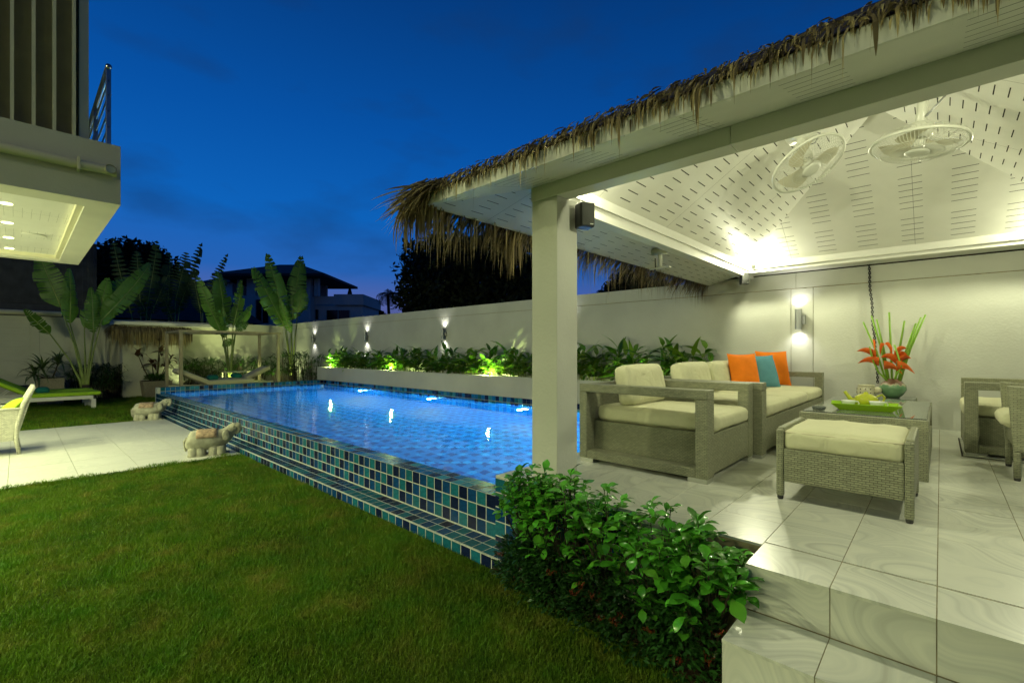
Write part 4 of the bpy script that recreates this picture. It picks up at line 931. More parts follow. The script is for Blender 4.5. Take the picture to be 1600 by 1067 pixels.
for i, (x_, y_, pw) in enumerate(((-9.0, -3.3, 330), (-6.4, -3.3, 430), (-1.9, -4.86, 14), (1.6, -4.86, 10))):
    o = MB().lathe([(.0, -.09), (.07, -.06), (.09, 0), (.07, .06), (0, .09)], 20).build('unseen_globe_lamp', M['lens_warm'], ho, True); o.location = (x_, y_, 2.35)
    lamp('POINT', (x_, y_ + .12, 2.35), pw, WARM, ho, .10)

# ------------------------------------------------------------------ ginger row in the planter
GL = [leaf_mesh('leaf', M['ginger'], L=l, Wd=w, droop=d, fold=.25, seg=6, tip=.75, wave=.004) for l, w, d in ((.42, .095, .55), (.38, .10, .8), (.46, .09, .35), (.34, .10, 1.0))]
def ginger(x, y, label, sc=1, nst=5, rs=None, gap_light=False):
    t = thing('ginger_plant', label, 'plant', (x, y, .90), 0, 'broad leaved ginger plants in the long planter')
    for k in range(nst):
        a = rs.uniform(0, 6.28); lean = rs.uniform(.02, .22); h = rs.uniform(.22, .50) * sc; b0 = Vector((rs.uniform(-.14, .14), rs.uniform(-.10, .10), 0)); dx, dy = math.cos(a) * lean, math.sin(a) * lean * .6
        top = b0 + Vector((dx, dy, h)); MB().tube([b0, (b0 + top) / 2 + Vector((-dx * .15, 0, .01)), top], [.008, .007, .004], 5).build('stem', M['stalk'], t, True)
        nl = rs.choice([7, 8, 8, 9]); a0 = rs.uniform(0, 6.28)
        for i in range(nl):
            f = .12 + .88 * (i + 1) / nl; p = b0.lerp(top, f); az = a0 + i * 2.5 + rs.uniform(-.4, .4); el = R(rs.uniform(5, 40) + 40 * max(0, f - .8) * 5 * .5)
            if math.sin(az) > .6: el += R(20)
            inst('leaf', rs.choice(GL), t, p, (rs.uniform(-.5, .5), -el, az), rs.uniform(.75, 1.1) * (.95 if sc > .9 else .85))
    return t
ORD = 'first second third fourth fifth sixth seventh eighth ninth tenth eleventh twelfth thirteenth fourteenth fifteenth sixteenth seventeenth eighteenth nineteenth twentieth twenty-first twenty-second twenty-third twenty-fourth twenty-fifth twenty-sixth twenty-seventh twenty-eighth twenty-ninth thirtieth'.split()
rs = random.Random(5); gx = -14.45; gi = 0
pos = []
while gx < -2.60: pos.append(gx); gx += rs.uniform(.40, .50)
gd = ['nearest the far corner', 'beside the lady palm at the far end', 'left of the first planter uplight', 'beside the first glowing uplight', 'right of the first glowing uplight']
for i, gx in enumerate(pos):
    q = i / (len(pos) - 1)
    near = min(range(len(SX)), key=lambda k: abs(SX[k] - gx)); d_ = gx - SX[near]; nm = ['first', 'second', 'third', 'hidden', 'fifth', 'sixth'][near] if near != 3 else 'hidden'
    lab = '%s ginger plant from the far left end of the planter, %s %s wall lamp' % (ORD[i], 'left of' if d_ < -.3 else ('right of' if d_ > .3 else 'below'), nm)
    ginger(gx, 6.95 + rs.uniform(-.08, .06), lab, rs.uniform(.95, 1.25) * (1.12 if q > .82 else 1), 7, rs)
for i, x_ in enumerate((-14.1, -10.65, -6.95, -3.55)):
    t = thing('planter_uplight', ['planter uplight glowing at the far left end of the ginger row', 'planter uplight glowing under ginger leaves between second and third wall lamps', 'bright planter uplight just left of the near column', 'bright planter uplight behind the armchair back cushion'][i], 'garden light', (x_, 6.735, .90), 0, 'yellow green uplights among the ginger')
    MB().tube([(0, 0, 0), (0, 0, .05)], .008, 6).build('spike', M['black'], t); MB().lathe([(.02, .05), (.035, .07), (.035, .10), (.028, .10), (0, .095)], 14).build('lamp_head', M['black'], t, True)
    MB().lathe([(0, .101), (.028, .101), (.028, .103), (0, .103)], 12).build('lens', M['lens_up'], t)
    lamp('POINT', (0, 0, .14), [48, 44, 60, 62][i], (.80, 1, .30), t, .03)

# ------------------------------------------------------------------ hedge by the steps
HL = [leaf_mesh('leaf', M['gard'], L=l, Wd=w, droop=d, fold=.18, seg=7, tip=1.4, base=.03, wave=.003) for l, w, d in ((.088, .046, .35), (.078, .044, .6), (.098, .050, .25), (.072, .040, .8), (.104, .054, .45))]
rs = random.Random(11)
hp = [(-1.92, 2.25, .72), (-1.75, 2.23, .76), (-1.60, 2.22, .78), (-1.30, 2.20, .77), (-1.02, 2.19, .74), (-.78, 2.18, .68)]
hl = ['leftmost gardenia bush, touching the pool corner below the column', 'second gardenia bush from the column, tall with glossy leaves', 'third gardenia bush from the column, in the middle of the low hedge', 'fourth gardenia bush, in front of the armchair corner', 'fifth gardenia bush, next to last before the steps', 'big leaved gardenia bush reaching over the tiled step']
for (x_, y_, h_), lb in zip(hp, hl):
    t = thing('gardenia_bush', lb, 'bush', (x_, y_, .02), 0, 'gardenia bushes of the low hedge by the steps'); sm = MB(); cnt = 0; core = MB()
    nros = 47
    for k in range(nros):
        a = rs.uniform(0, 6.28); r_ = math.sqrt(rs.random()) * (.21 if x_ > -1.7 else .16); hh = h_ * (1 - .30 * (r_ / .21) ** 2) * rs.uniform(.42 if k % 3 == 0 else .72, 1.0)
        tip = Vector((r_ * math.cos(a) * 1.0, r_ * math.sin(a) * .95 - (.09 if hh > .3 else .05), hh)); 
        if rs.random() < .8: sm.tube([(tip.x * .2, tip.y * .2, 0), (tip.x * .5, tip.y * .5, hh * .55), tip], [.006, .004, .002], 4, cap=False)
        nl = rs.choice([5, 6, 7]); big = 1.22 if x_ > -.9 else 1
        for i in range(nl):
            az = i * 6.28 / nl + rs.uniform(-.3, .3); el = R(rs.uniform(-15, 30) if i % 2 else rs.uniform(15, 60))
            cnt += 1
            if cnt > 296: continue
            inst('leaf', rs.choice(HL), t, tip + Vector((0, 0, -.012 * i)), (rs.uniform(-.35, .35), -el, az), rs.uniform(.62, 1.0) * big)
    sm.build('branches', M['bark'], t)
# ixora: small leaved low shrubs at the foot of the hedge
def small_shrub(x, y, r_, h, seed, label, nl=1500, L_=.034, m='ixora', flowers=3, name='ixora_bush', grp='small leaved ixora bushes at the foot of the hedge', par_z=0):
    rs = random.Random(seed); t = thing(name, label, 'bush', (x, y, par_z), 0, grp); b = MB()
    for k in range(nl):
        a = rs.uniform(0, 6.28); q = rs.random() ** .5; z = rs.random(); rr = r_ * q * (1 - .35 * z ** 3)
        p = Vector((rr * math.cos(a), rr * math.sin(a) * .75, .03 + z * h * (1 - .25 * q * q))); V, F = leaf_vf(L_ * rs.uniform(.7, 1.3), L_ * .45, .5, .2, 2, .8)
        b.mesh(xf(V, p, (rs.uniform(-.7, .7), -R(rs.uniform(-20, 70)), a + rs.uniform(-1, 1))), F)
    o = b.build('foliage', M[m], t, True); o['kind'] = 'stuff'
    for k in range(flowers):
        a = rs.uniform(3.4, 6.0); f = MB()
        for i in range(26):
            pp = Vector((rs.gauss(0, .012), rs.gauss(0, .012), rs.gauss(0, .008))); f.mesh(xf(leaf_vf(.014, .009, .3, .1, 1)[0], pp, (0, rs.uniform(-1, 0), rs.uniform(0, 6.28))), leaf_vf(.014, .009, .3, .1, 1)[1])
        o = f.build('flower_head', M['redflower'], t); o.location = (r_ * .95 * math.cos(a), r_ * .72 * math.sin(a), h * rs.uniform(.35, .9))
    return t
for i, (x_, y_, h_, fl_) in enumerate([(-1.92, 2.15, .30, 1), (-1.78, 2.09, .34, 1), (-1.6, 2.07, .30, 2), (-1.33, 2.05, .34, 3), (-1.08, 2.04, .36, 4), (-.84, 2.04, .36, 4)]):
    small_shrub(x_, y_, .19, h_, 40 + i, ['dark ixora bush at the pool ledge corner', 'second ixora bush from the pool ledge, dark and leafy', 'low ixora bush in the left middle of the bed', 'ixora bush with a red flower in the middle of the bed', 'ixora bush with red flowers near the steps', 'ixora bush crowded against the lowest step'][i], 1250, .036, flowers=fl_)

# ------------------------------------------------------------------ travellers palms
def paddle(L, Wd, droop, seed, torn=.5, nseg=16):
    rs = random.Random(seed); b = MB(); x = z = 0; C_ = []
    for i in range(nseg + 1):
        q = i / nseg; C_.append((x, z)); a = .15 - droop * q * q; x += L / nseg * math.cos(a); z += L / nseg * math.sin(a)
    wf = lambda q: Wd / 2 * min(1, (q * 5 + .15)) ** .6 * max(0, 1 - max(0, q - .55) / .46) ** .55
    for sd in (-1, 1):
        dz = 0
        for i in range(nseg):
            q0, q1 = i / nseg, (i + 1) / nseg; w0, w1 = wf(q0), wf(q1); (xa, za), (xb, zb) = C_[i], C_[i + 1]; tear = rs.random() < torn
            if tear: dz = rs.uniform(-.7, .15)
            gx = (xb - xa) * (.22 + .25 * (torn > .7) if tear else 0); sl_ = .10 * Wd
            d0 = .16 * w0 + dz * w0; d1 = .16 * w1 + dz * w1
            V = [(xa, 0, za), (xb - gx * .3, 0, zb), (xb + sl_ * .5 - gx, sd * w1 * .55, zb + .10 * w1), (xa + sl_ * .5, sd * w0 * .55, za + .10 * w0), (xb + sl_ - gx * 1.5, sd * w1, zb + d1 * .8 - .05 * w1), (xa + sl_, sd * w0, za + d0 * .8 - .05 * w0)]
            b.mesh(V, [(0, 1, 2, 3), (3, 2, 4, 5)] if sd > 0 else [(3, 2, 1, 0), (5, 4, 2, 3)])
    return b
def travpalm(name, label, base, leaves, m, seed, grp, trunk=.5, stalk_m='stalk', torn=.5):
    rs = random.Random(seed); t = thing(name, label, 'palm', base, 0, grp)
    B = Vector(base)
    MB().tube([(0, 0, 0), (0, 0, trunk)], [.13, .10], 10).build('trunk', M['bark'], t, True)
    for i, (p0, p1, wd, dr) in enumerate(leaves):
        a = Vector(p0) - B; c = Vector(p1) - B; off = Vector((rs.uniform(-.25, .25), 0, 0)); a += off; c += off * 1.6
        s0 = Vector((rs.uniform(-.05, .05), (a.y) * .08, trunk * .5)); md = s0 * .45 + a * .55 + Vector((0, -a.y * .12, .04))
        MB().tube([s0, s0 * .8 + a * .2 + Vector((0, -a.y * .10, .02)), md, a], [.045, .034, .022, .014], 7).build('leaf_stalk', M[stalk_m], t, True)
        d = c - a; L_ = d.length * 1.08; o = paddle(L_, wd * .72, dr, seed * 50 + i, torn, 18).build('leaf', M[m], t, True)
        xa = d.normalized(); yz = Vector((1, .0, 0)); face = rs.uniform(-.7, .7); n = (yz - xa * yz.dot(xa)).normalized(); n = Matrix.Rotation(face, 3, xa) @ n; yv = n.cross(xa)
        o.matrix_local = Matrix.Translation(a) @ Matrix((xa, yv, n)).transposed().to_4x4() @ Matrix.Rotation(.0, 4, 'Y')
        mr = MB().tube([(L_ * k / 6, 0, .0) for k in range(7)], [.014, .013, .011, .009, .007, .004, .002], 5).build('midrib', M[stalk_m], o, True)
        if dr > .05:
            C_ = []; x = z = 0
            for k in range(13):
                q = k / 12; C_.append((x, 0, z)); aa = .15 - dr * q * q; x += L_ / 12 * math.cos(aa); z += L_ / 12 * math.sin(aa)
            mr.data = MB().tube(C_, [.014 * (1 - k / 13) + .002 for k in range(13)], 5).make('midrib', M[stalk_m], True)
    return t
def PL(lst, X, k=1.0): return [(px_(a, b, X), px_(c, d, X), w * k, dr) for (a, b), (c, d), w, dr in lst]
tg = 'travellers palms in the far corner of the garden'
def palm_at(px, py, X): v = px_(px, py, X); return (v.x, v.y, 0)
travpalm('travellers_palm', 'large travellers palm with one huge arching leaf behind the green loungers', palm_at(134, 603, -17.9), PL([((96, 480), (66, 404), .85, .2), ((78, 522), (44, 486), .5, .2), ((133, 512), (205, 432), 1.0, 1.0), ((150, 508), (168, 440), .6, .2), ((158, 500), (232, 418), .7, .9), ((110, 505), (104, 425), .55, .2), ((146, 520), (140, 455), .5, .2)], -17.9), 'palmleaf', 3, tg)
travpalm('travellers_palm', 'uplit travellers palm growing behind the cream daybeds', palm_at(359, 600, -17.3), PL([((352, 515), (333, 432), .85, .15), ((361, 510), (366, 445), .6, .2), ((373, 512), (396, 478), .5, .3), ((345, 520), (312, 440), .6, .3), ((368, 516), (386, 505), .4, .5), ((350, 528), (340, 470), .5, .2), ((366, 530), (352, 540), .35, .3)], -17.3), 'palmleaf', 5, tg)
travpalm('travellers_palm', 'travellers palm with three broad torn leaves against the far corner', palm_at(456, 600, -17.9), PL([((446, 510), (396, 428), .95, .1), ((450, 506), (424, 405), .85, .15), ((460, 500), (478, 410), .95, .15), ((466, 488), (474, 455), .8, .2), ((455, 520), (440, 470), .4, .2)], -17.9), 'palmleaf', 7, tg)
dg = 'dark travellers palms beyond the end wall'
travpalm('travellers_palm', 'dark travellers palm rising beyond the end wall, left clump', palm_at(222, 560, -21.5), PL([((205, 490), (182, 380), .7, .3), ((218, 480), (210, 400), .8, .2), ((228, 480), (240, 385), .7, .3), ((236, 490), (262, 430), .6, .3), ((232, 500), (205, 450), .6, .3)], -21.5), 'palm_unlit', 9, dg, torn=.85)
travpalm('travellers_palm', 'dark travellers palm rising beyond the end wall, middle clump', palm_at(272, 560, -22.0), PL([((262, 480), (257, 400), .8, .1), ((274, 470), (288, 400), .9, .2), ((282, 478), (312, 386), .7, .3), ((268, 500), (240, 430), .6, .3), ((276, 490), (300, 440), .7, .3)], -22.0), 'palm_unlit', 11, dg, torn=.85)
travpalm('travellers_palm', 'dark travellers palm beyond the end wall in front of the far house', palm_at(318, 560, -21.5), PL([((318, 480), (350, 402), .6, .2), ((312, 490), (300, 430), .7, .2), ((326, 495), (352, 440), .8, .2), ((330, 500), (382, 478), .5, .3)], -21.5), 'palm_unlit', 13, dg, torn=.85)

# fan leaved lady palms against the end wall
def ladypalm(x, y, h, label, seed, n=46, grp='lady palms along the end wall'):
    rs = random.Random(seed); t = thing('lady_palm', label, 'palm', (x, y, 0), 0, grp); sm = MB(); fo = MB()
    for k in range(n):
        a = rs.uniform(0, 6.28); r_ = rs.uniform(.05, .42); hh = h * rs.uniform(.35, .9); tp = Vector((r_ * math.cos(a) * .7, r_ * math.sin(a), hh)); sm.tube([(tp.x * .5, tp.y * .5, 0), tp], .006, 4, cap=False)
        for i in range(9):
            V, F = leaf_vf(rs.uniform(.24, .36), .032, .5, .15, 3, .7); fo.mesh(xf(V, tp, (0, -R(rs.uniform(-10, 50)), a + (i - 4) * .36 + rs.uniform(-.1, .1))), F)
    sm.build('stems', M['bark'], t); o = fo.build('foliage', M['rhapis'], t, True); o['kind'] = 'stuff'
lp = [(-18.95, 3.25, 1.25, 'first from the cupboard behind the pergola post'), (-18.9, 3.8, 1.2, 'second from the cupboard under the pergola'), (-18.95, 4.35, 1.3, 'left of the uplit travellers palm'), (-18.9, 5.0, 1.2, 'right behind the uplit travellers palm'),
      (-18.9, 5.6, 1.35, 'behind the right daybed'), (-18.9, 6.2, 1.3, 'by the right pergola post'), (-18.2, 6.75, 1.45, 'in the corner left of the ginger row'), (-16.6, 6.7, 1.55, 'nearest the ginger row and first wall lamp'), (-15.6, 6.75, 1.45, 'squeezed against the planter end'),
      (-18.9, 1.35, 1.1, 'dark clump left of the travellers palm trunk'), (-18.9, 2.05, 1.15, 'dark clump beside the white cupboard'), (-18.2, 1.75, .9, 'low clump in front of the cupboard side')]
for i, (x_, y_, h_, l_) in enumerate(lp): ladypalm(x_, y_, h_, 'dark fan leaved lady palm, ' + l_, 70 + i)
for i, (x_, y_, z_, pw) in enumerate([(-18.0, 5.35, .3, 60), (-18.2, 3.85, .3, 26), (-18.1, 5.85, .3, 34), (-16.85, 5.0, .15, 150), (-17.3, 6.6, .15, 90)]):
    t = thing('ground_uplight', ['spike uplight on the ground behind the daybeds, centre', 'spike uplight at the left end of the daybeds', 'spike uplight by the right daybed backrest', 'spike uplight at the foot of the uplit palm', 'spike uplight at the foot of the corner palm'][i], 'garden light', (x_, y_, z_ - .12), 0, 'spike uplights in the far bed')
    MB().tube([(0, 0, -.1), (0, 0, .05)], .008, 6).build('spike', M['black'], t); MB().lathe([(.02, .05), (.035, .07), (.035, .10), (.028, .10), (0, .095)], 14).build('lamp_head', M['black'], t, True)
    MB().lathe([(0, .101), (.028, .101), (.028, .103), (0, .103)], 12).build('lens', M['lens_up'], t)
    lamp('SPOT', (0, 0, .12), pw, (.9, 1, .42), t, .03, 130, .8, (-.5, 0, 1))

# ------------------------------------------------------------------ pergola with daybeds
t = thing('pergola', 'slim white pergola frame standing behind the far end of the pool', 'pergola')
for (x_, y_) in ((-15.6, 3.13), (-15.6, 5.72), (-17.4, 3.13), (-17.4, 5.76)): MB().box(x_ - .04, x_ + .04, y_ - .04, y_ + .04, 0, 2.0).build('post', M['pot'], t, bev=.004)
for x_ in (-15.6, -17.4): MB().box(x_ - .04, x_ + .04, 3.08, 5.80, 2.001, 2.06).build('beam', M['pot'], t, bev=.004)
for y_ in (3.13, 4.45, 5.74): MB().box(-17.36, -15.64, y_ - .03, y_ + .03, 2.005, 2.055).build('cross_beam', M['pot'], t, bev=.004)
def daybed(name, x, y, L_, W_, rz, flat, zt, m, fm, label, grp, cat='sun lounger', th=.10, ang=24, leg_z=None, backlen=.75):
    """head at local -y ; foot at +y"""
    t = thing(name, label, cat, (x, y, 0), rz, grp); fz = zt - th
    for s_ in (-1, 1): MB().box(s_ * W_ / 2 - .03, s_ * W_ / 2 + .03, -backlen + .02, flat - .12, fz - .09, fz - .002).build('side_rail', fm, t, bev=.008)
    for s_ in (-1, 1):
        for yy in (-backlen + .15, flat - .16): MB().box(s_ * W_ / 2 - .03, s_ * W_ / 2 + .03, yy, yy + .09, 0, fz - .091).build('leg', fm, t, bev=.01)
    MB().box(-W_ / 2 + .031, W_ / 2 - .031, flat - .2, flat - .14, fz - .08, fz - .004).build('end_rail', fm, t, bev=.005)
    c = cushion(W_ - .02, flat + .06, th, .035, .012, 14, 3).build('mattress', m, t, True); c.location = (0, (flat) / 2, fz)
    c = cushion(W_ - .02, backlen, th, .035, .012, 14, 4).build('backrest', m, t, True); a = R(ang); c.rotation_euler = (-a, 0, 0); c.location = (0, -backlen / 2 * math.cos(a), fz + backlen / 2 * math.sin(a) + .01)
    MB().tube([(-W_ / 2 + .05, -backlen * .75, fz - .04), (-W_ / 2 + .05, -backlen * .45, fz + backlen * .45 * math.sin(a))], .012, 6).build('backrest_strut', fm, t); return t
daybed('daybed', -15.95, 3.80, 0, .62, 0, 1.2, .60, M['cream2'], M['fin'], 'cream daybed with its backrest raised on the left, by the pool end', 'cream daybeds under the pergola', th=.13, ang=26, backlen=.85)
daybed('daybed', -16.65, 5.0, 0, .62, R(180), 1.2, .60, M['cream2'], M['fin'], 'cream daybed with its backrest raised on the right', 'cream daybeds under the pergola', th=.13, ang=26, backlen=.85)
for (x_, y_, l_) in ((-15.95, 3.98, 'teal rolled towel at the bend of the left daybed'), (-16.5, 4.78, 'teal rolled towel at the bend of the right daybed')):
    o = cushion(.30, .26, .14, .06, .01, 8, 2).build('rolled_towel', M['teal_fab'], None, True); o.location = (x_, y_, .60); tag(o, l_, 'towel', 'teal towels on the daybeds')
t = thing('side_stand', 'thin pale side stand standing between the two daybeds', 'stand', (-17.2, 5.0, 0))
MB().box(-.2, .2, -.42, .42, .76, .79).build('top', M['fin'], t)
for x_ in (-.17, .17):
    for y_ in (-.38, .38): MB().box(x_ - .015, x_ + .015, y_ - .015, y_ + .015, 0, .759).build('leg', M['fin'], t)
# green loungers
for i, (x_, l_) in enumerate([(-15.78 - .33, 'white lounger with lime green mattress nearest the patio'), (-17.0, 'second white lounger with lime green mattress, behind the first')]):
    daybed('sun_lounger', x_, .20, 0, .66, 0, 1.24 if i == 0 else 1.18, .43 + .01 * i, M['lime_fab'], M['paint'], l_, 'lime green sun loungers on the lawn', th=.09, ang=32, backlen=.72)
o = cushion(.28, .24, .14, .06, .01, 8, 2).build('rolled_towel', M['teal_fab'], None, True); o.location = (-16.1, .42, .43); tag(o, 'teal rolled towel on the green lounger behind the wicker chair', 'towel')
# patio chair
t = thing('patio_chair', 'cream wicker armchair with lime cushion standing on the pale patio', 'chair', (-9.66, -.34, .02), 0)
b = MB()
for s_ in (-1, 1):
    x0 = s_ * .30 - .02; x1 = s_ * .30 + .02
    b = MB(); prof = [(-.42, .20), (.30, .20), (.325, .38), (.36, .62), (-.42, .62)]
    n = len(prof); b.mesh([(x0, y, z) for y, z in prof] + [(x1, y, z) for y, z in prof], [tuple(range(n))[::-1], tuple(range(n, 2 * n))] + [(i, (i + 1) % n, n + (i + 1) % n, n + i) for i in range(n)]); b.build('side_panel', M['wicker_white'], t, bev=.008)
    MB().tube([(s_ * .30, .36, .0), (s_ * .30, .33, .20), (s_ * .30, .335, .40), (s_ * .30, .40, .70), (s_ * .30, .50, .93)], [.020, .026, .028, .028, .026], 10).build('back_leg', M['wicker_white'], t, True)
    MB().tube([(s_ * .30, -.40, .0), (s_ * .30, -.40, .20)], .022, 10).build('front_leg', M['wicker_white'], t, True)
    MB().box(s_ * .30 - .03, s_ * .30 + .03, -.44, .37, .621, .65).build('arm_rest', M['wicker_white'], t, bev=.008)
MB().hexa([(-.279, .30, .20), (.279, .30, .20), (.279, .335, .20), (-.279, .335, .20)], [(-.279, .48, .94), (.279, .48, .94), (.279, .515, .94), (-.279, .515, .94)]).build('back_panel', M['wicker_white'], t, bev=.01)
MB().box(-.279, .279, -.40, .29, .22, .40).build('seat_base', M['wicker_white'], t, bev=.008)
o = pillow(.46, .18, 14, 3).build('lime_cushion', M['lime_fab'], None, True); o.location = (-9.62, -.22, .42); o.rotation_euler = (R(-38), 0, 0); tag(o, 'bright lime cushion leaning in the cream wicker chair', 'cushion')

# ------------------------------------------------------------------ pots, cupboard
def pot(name, x, y, w0, w1, h, label, m='wicker_pot'):
    t = thing(name, label, 'plant pot', (x, y, 0), 0); a, c = w0 / 2, w1 / 2
    MB().hexa([(-a, -a, 0), (a, -a, 0), (a, a, 0), (-a, a, 0)], [(-c, -c, h), (c, -c, h), (c, c, h), (-c, c, h)]).build('pot_body', M[m], t, bev=.012)
    MB().box(-c + .03, c - .03, -c + .03, c - .03, h + .001, h + .006).build('soil', M['soil'], t); return t
pot('planter_pot', -18.0, .62, .50, .56, .72, 'square beige pot holding the spiky yucca'); pot('planter_pot', -18.5, .22, .40, .46, .50, 'smaller beige pot left of the yucca pot'); pot('planter_pot', -18.4, 3.02, .62, .76, .52, 'wide beige woven pot of the red cordyline by the cupboard')
def rosette(name, loc, n, L_, W_, m, label, seed, stems=((0, 0, .4),), droop=.9, cat='plant'):
    rs = random.Random(seed); t = thing(name, label, cat, loc)
    lm = [leaf_mesh('leaf', M[m], L=L_ * q, Wd=W_, droop=droop * d, fold=.2, seg=6, tip=.6) for q, d in ((1, 1), (.85, .7), (1.1, 1.3), (.7, .4))]
    for s_ in stems:
        MB().tube([(s_[0] * .3, s_[1] * .3, 0), (s_[0] * .7, s_[1] * .7, s_[2] * .5), s_], [.02, .016, .012], 7).build('stem', M['bark'], t, True)
        for k in range(n): inst('leaf', rs.choice(lm), t, Vector(s_) + Vector((0, 0, rs.uniform(-.1, .02))), (rs.uniform(-.3, .3), -R(rs.uniform(-10, 85)), k * 2.4 + rs.uniform(-.3, .3)), rs.uniform(.8, 1.1))
    return t
rosette('yucca', (-18.0, .62, .72), 34, .62, .055, 'yucca', 'spiky green yucca spreading over its beige pot', 3, ((0, -.15, .28), (0, .16, .42), (.1, -.3, .12)), .9)
rosette('cordyline', (-18.4, 3.02, .52), 9, .34, .13, 'cordy', 'dark red cordyline with broad leaves beside the cupboard', 4, ((0, -.45, .85), (0, -.1, .60), (0, .12, .95), (0, .40, .72), (.1, .25, .5), (0, .1, 1.35)), .8)
small_shrub(-18.4, 3.02, .36, .14, 91, 'low green ground plants filling the cordyline pot', 260, .12, 'rhapis', 0, 'pot_filler', 'small filler plants', .52)
t = thing('garden_cupboard', 'white plastered cupboard with a narrow door under a thatched awning', 'cupboard', (-19.1, 2.95, 0))
MB().box(-.15, .48, -.72, .85, 0, 1.66).build('body', M['cream_wall'], t, bev=.006)
MB().box(.481, .50, -.30, .30, .18, 1.52).build('door', M['cream_wall'], t, bev=.004); MB().tube([(.53, -.22, .86), (.53, -.13, .86)], .012, 8).build('handle', M['black'], t)
MB().box(-.18, .70, -.95, 2.6, 2.28, 2.38).build('roof_slab', M['paint'], t, bev=.005)
fringe('thatch_fringe', [(.66, -.98, 2.22), (.66, 1.05, 2.22)], 900, (1, 0, 0), .45, .72, t, 8, 1.4, .15, wid=(.012, .03), z0=-.06, zr=.06)
fringe('thatch_fringe', [(.3, -.98, 2.24), (.66, -.98, 2.24)], 150, (0, -1, 0), .35, .62, t, 9, 1.4, .15, wid=(.012, .03), z0=-.06, zr=.06)

# ------------------------------------------------------------------ stone elephants
def elephant(x, y, rz, sc, label, mirror=1):
    t = thing('stone_elephant', label, 'statue', (x, y, .02), rz, 'stone elephant statues beside the pool ledge')
    # body: lofted rings along local +x (head), trunk curled up
    def loft(path, rads, n=18, jit=.006, seed=1):
        rs = random.Random(seed); b = MB(); V = []; F = []
        for i, (p, r_) in enumerate(zip(path, rads)):
            p = Vector(p); a = Vector(path[max(0, i - 1)]); c = Vector(path[min(len(path) - 1, i + 1)]); d = (c - a).normalized(); s_ = Vector((0, 1, 0)); u = s_.cross(d) * -1
            for j in range(n):
                an = 2 * math.pi * j / n; V.append(p + s_ * math.cos(an) * r_[0] * (1 + rs.uniform(-1, 1) * jit) + u * math.sin(an) * r_[1] * (1 + rs.uniform(-1, 1) * jit))
        k = len(path)
        for i in range(k - 1):
            for j in range(n): F.append((i * n + j, i * n + (j + 1) % n, (i + 1) * n + (j + 1) % n, (i + 1) * n + j))
        F.append(tuple(range(n))[::-1]); F.append(tuple((k - 1) * n + j for j in range(n))); b.mesh(V, F); return b
    o = loft([(-.30, 0, .245), (-.285, 0, .24), (-.24, 0, .23), (-.15, 0, .225), (-.02, 0, .225), (.10, 0, .235), (.18, 0, .265), (.23, 0, .315), (.27, 0, .365), (.315, 0, .40), (.345, 0, .41), (.355, 0, .41)],
         [(.05, .05), (.11, .12), (.155, .15), (.165, .155), (.165, .155), (.145, .145), (.112, .12), (.086, .09), (.075, .075), (.068, .068), (.045, .045), (.01, .01)], 20, .03, 3).build('body', M['stone'], t, True)
    md = o.modifiers.new('s', 'SUBSURF'); md.levels = 1; md.render_levels = 2
    o = loft([(.315, 0, .415), (.355, 0, .395), (.368, 0, .36), (.350, 0, .325), (.31, 0, .30)], [(.06, .05), (.055, .05), (.048, .045), (.042, .04), (.035, .035)], 14, .03, 4).build('trunk', M['stone'], t, True)
    for s_ in (-1, 1):
        for x_ in (-.21, -.12, .04, .13):
            MB().lathe([(.066, 0), (.070, .02), (.062, .05), (.066, .10), (.05, .14)], 12, (x_, s_ * .078, 0)).build('leg', M['stone'], t, True)
        e = MB().lathe([(0, -.012), (.05, -.01), (.068, 0), (.05, .01), (0, .012)], 16).build('ear', M['stone'], t, True); e.location = (.20, s_ * .105, .29); e.rotation_euler = (R(90 + s_ * 8), 0, R(-8 * s_)); e.scale = (.75, 1.25, 1)
        MB().lathe([(0, -.010), (.008, -.006), (.008, .006), (0, .010)], 8, (.30, s_ * .062, .40)).build('eye', M['dark'], t, True)
    b = MB(); V = []; n = 12
    for i in range(7):
        x_ = -.17 + i * .042
        for j in range(n + 1): an = R(-62 + 304 * 0) + (math.pi - 2 * R(-62)) * 0; th = R(20) + R(140) * j / n; V.append((x_, .174 * math.cos(th), .225 + .162 * math.sin(th)))
    b.mesh(V, [(i * (n + 1) + j, (i + 1) * (n + 1) + j, (i + 1) * (n + 1) + j + 1, i * (n + 1) + j + 1) for i in range(6) for j in range(n)])
    o = b.build('saddle_cloth', M['stone_red'], t, True); sd = o.modifiers.new('s', 'SOLIDIFY'); sd.thickness = .008; sd.offset = 1
    MB().box(-.27, .24, -.12, .12, 0, .022).build('base', M['stone'], t, bev=.01)
    MB().tube([(-.29, 0, .27), (-.325, .01, .22), (-.32, .02, .12), (-.30, .02, .08)], [.02, .016, .014, .02], 8).build('tail', M['stone'], t, True)
    t.scale = (sc, sc, sc); return t
elephant(-7.42, 1.83, R(72), .93, 'stone elephant statue with faded red saddle nearest the camera, on the lawn edge')
elephant(-12.15, 1.90, R(70), .95, 'stone elephant statue farther away at the back of the patio')

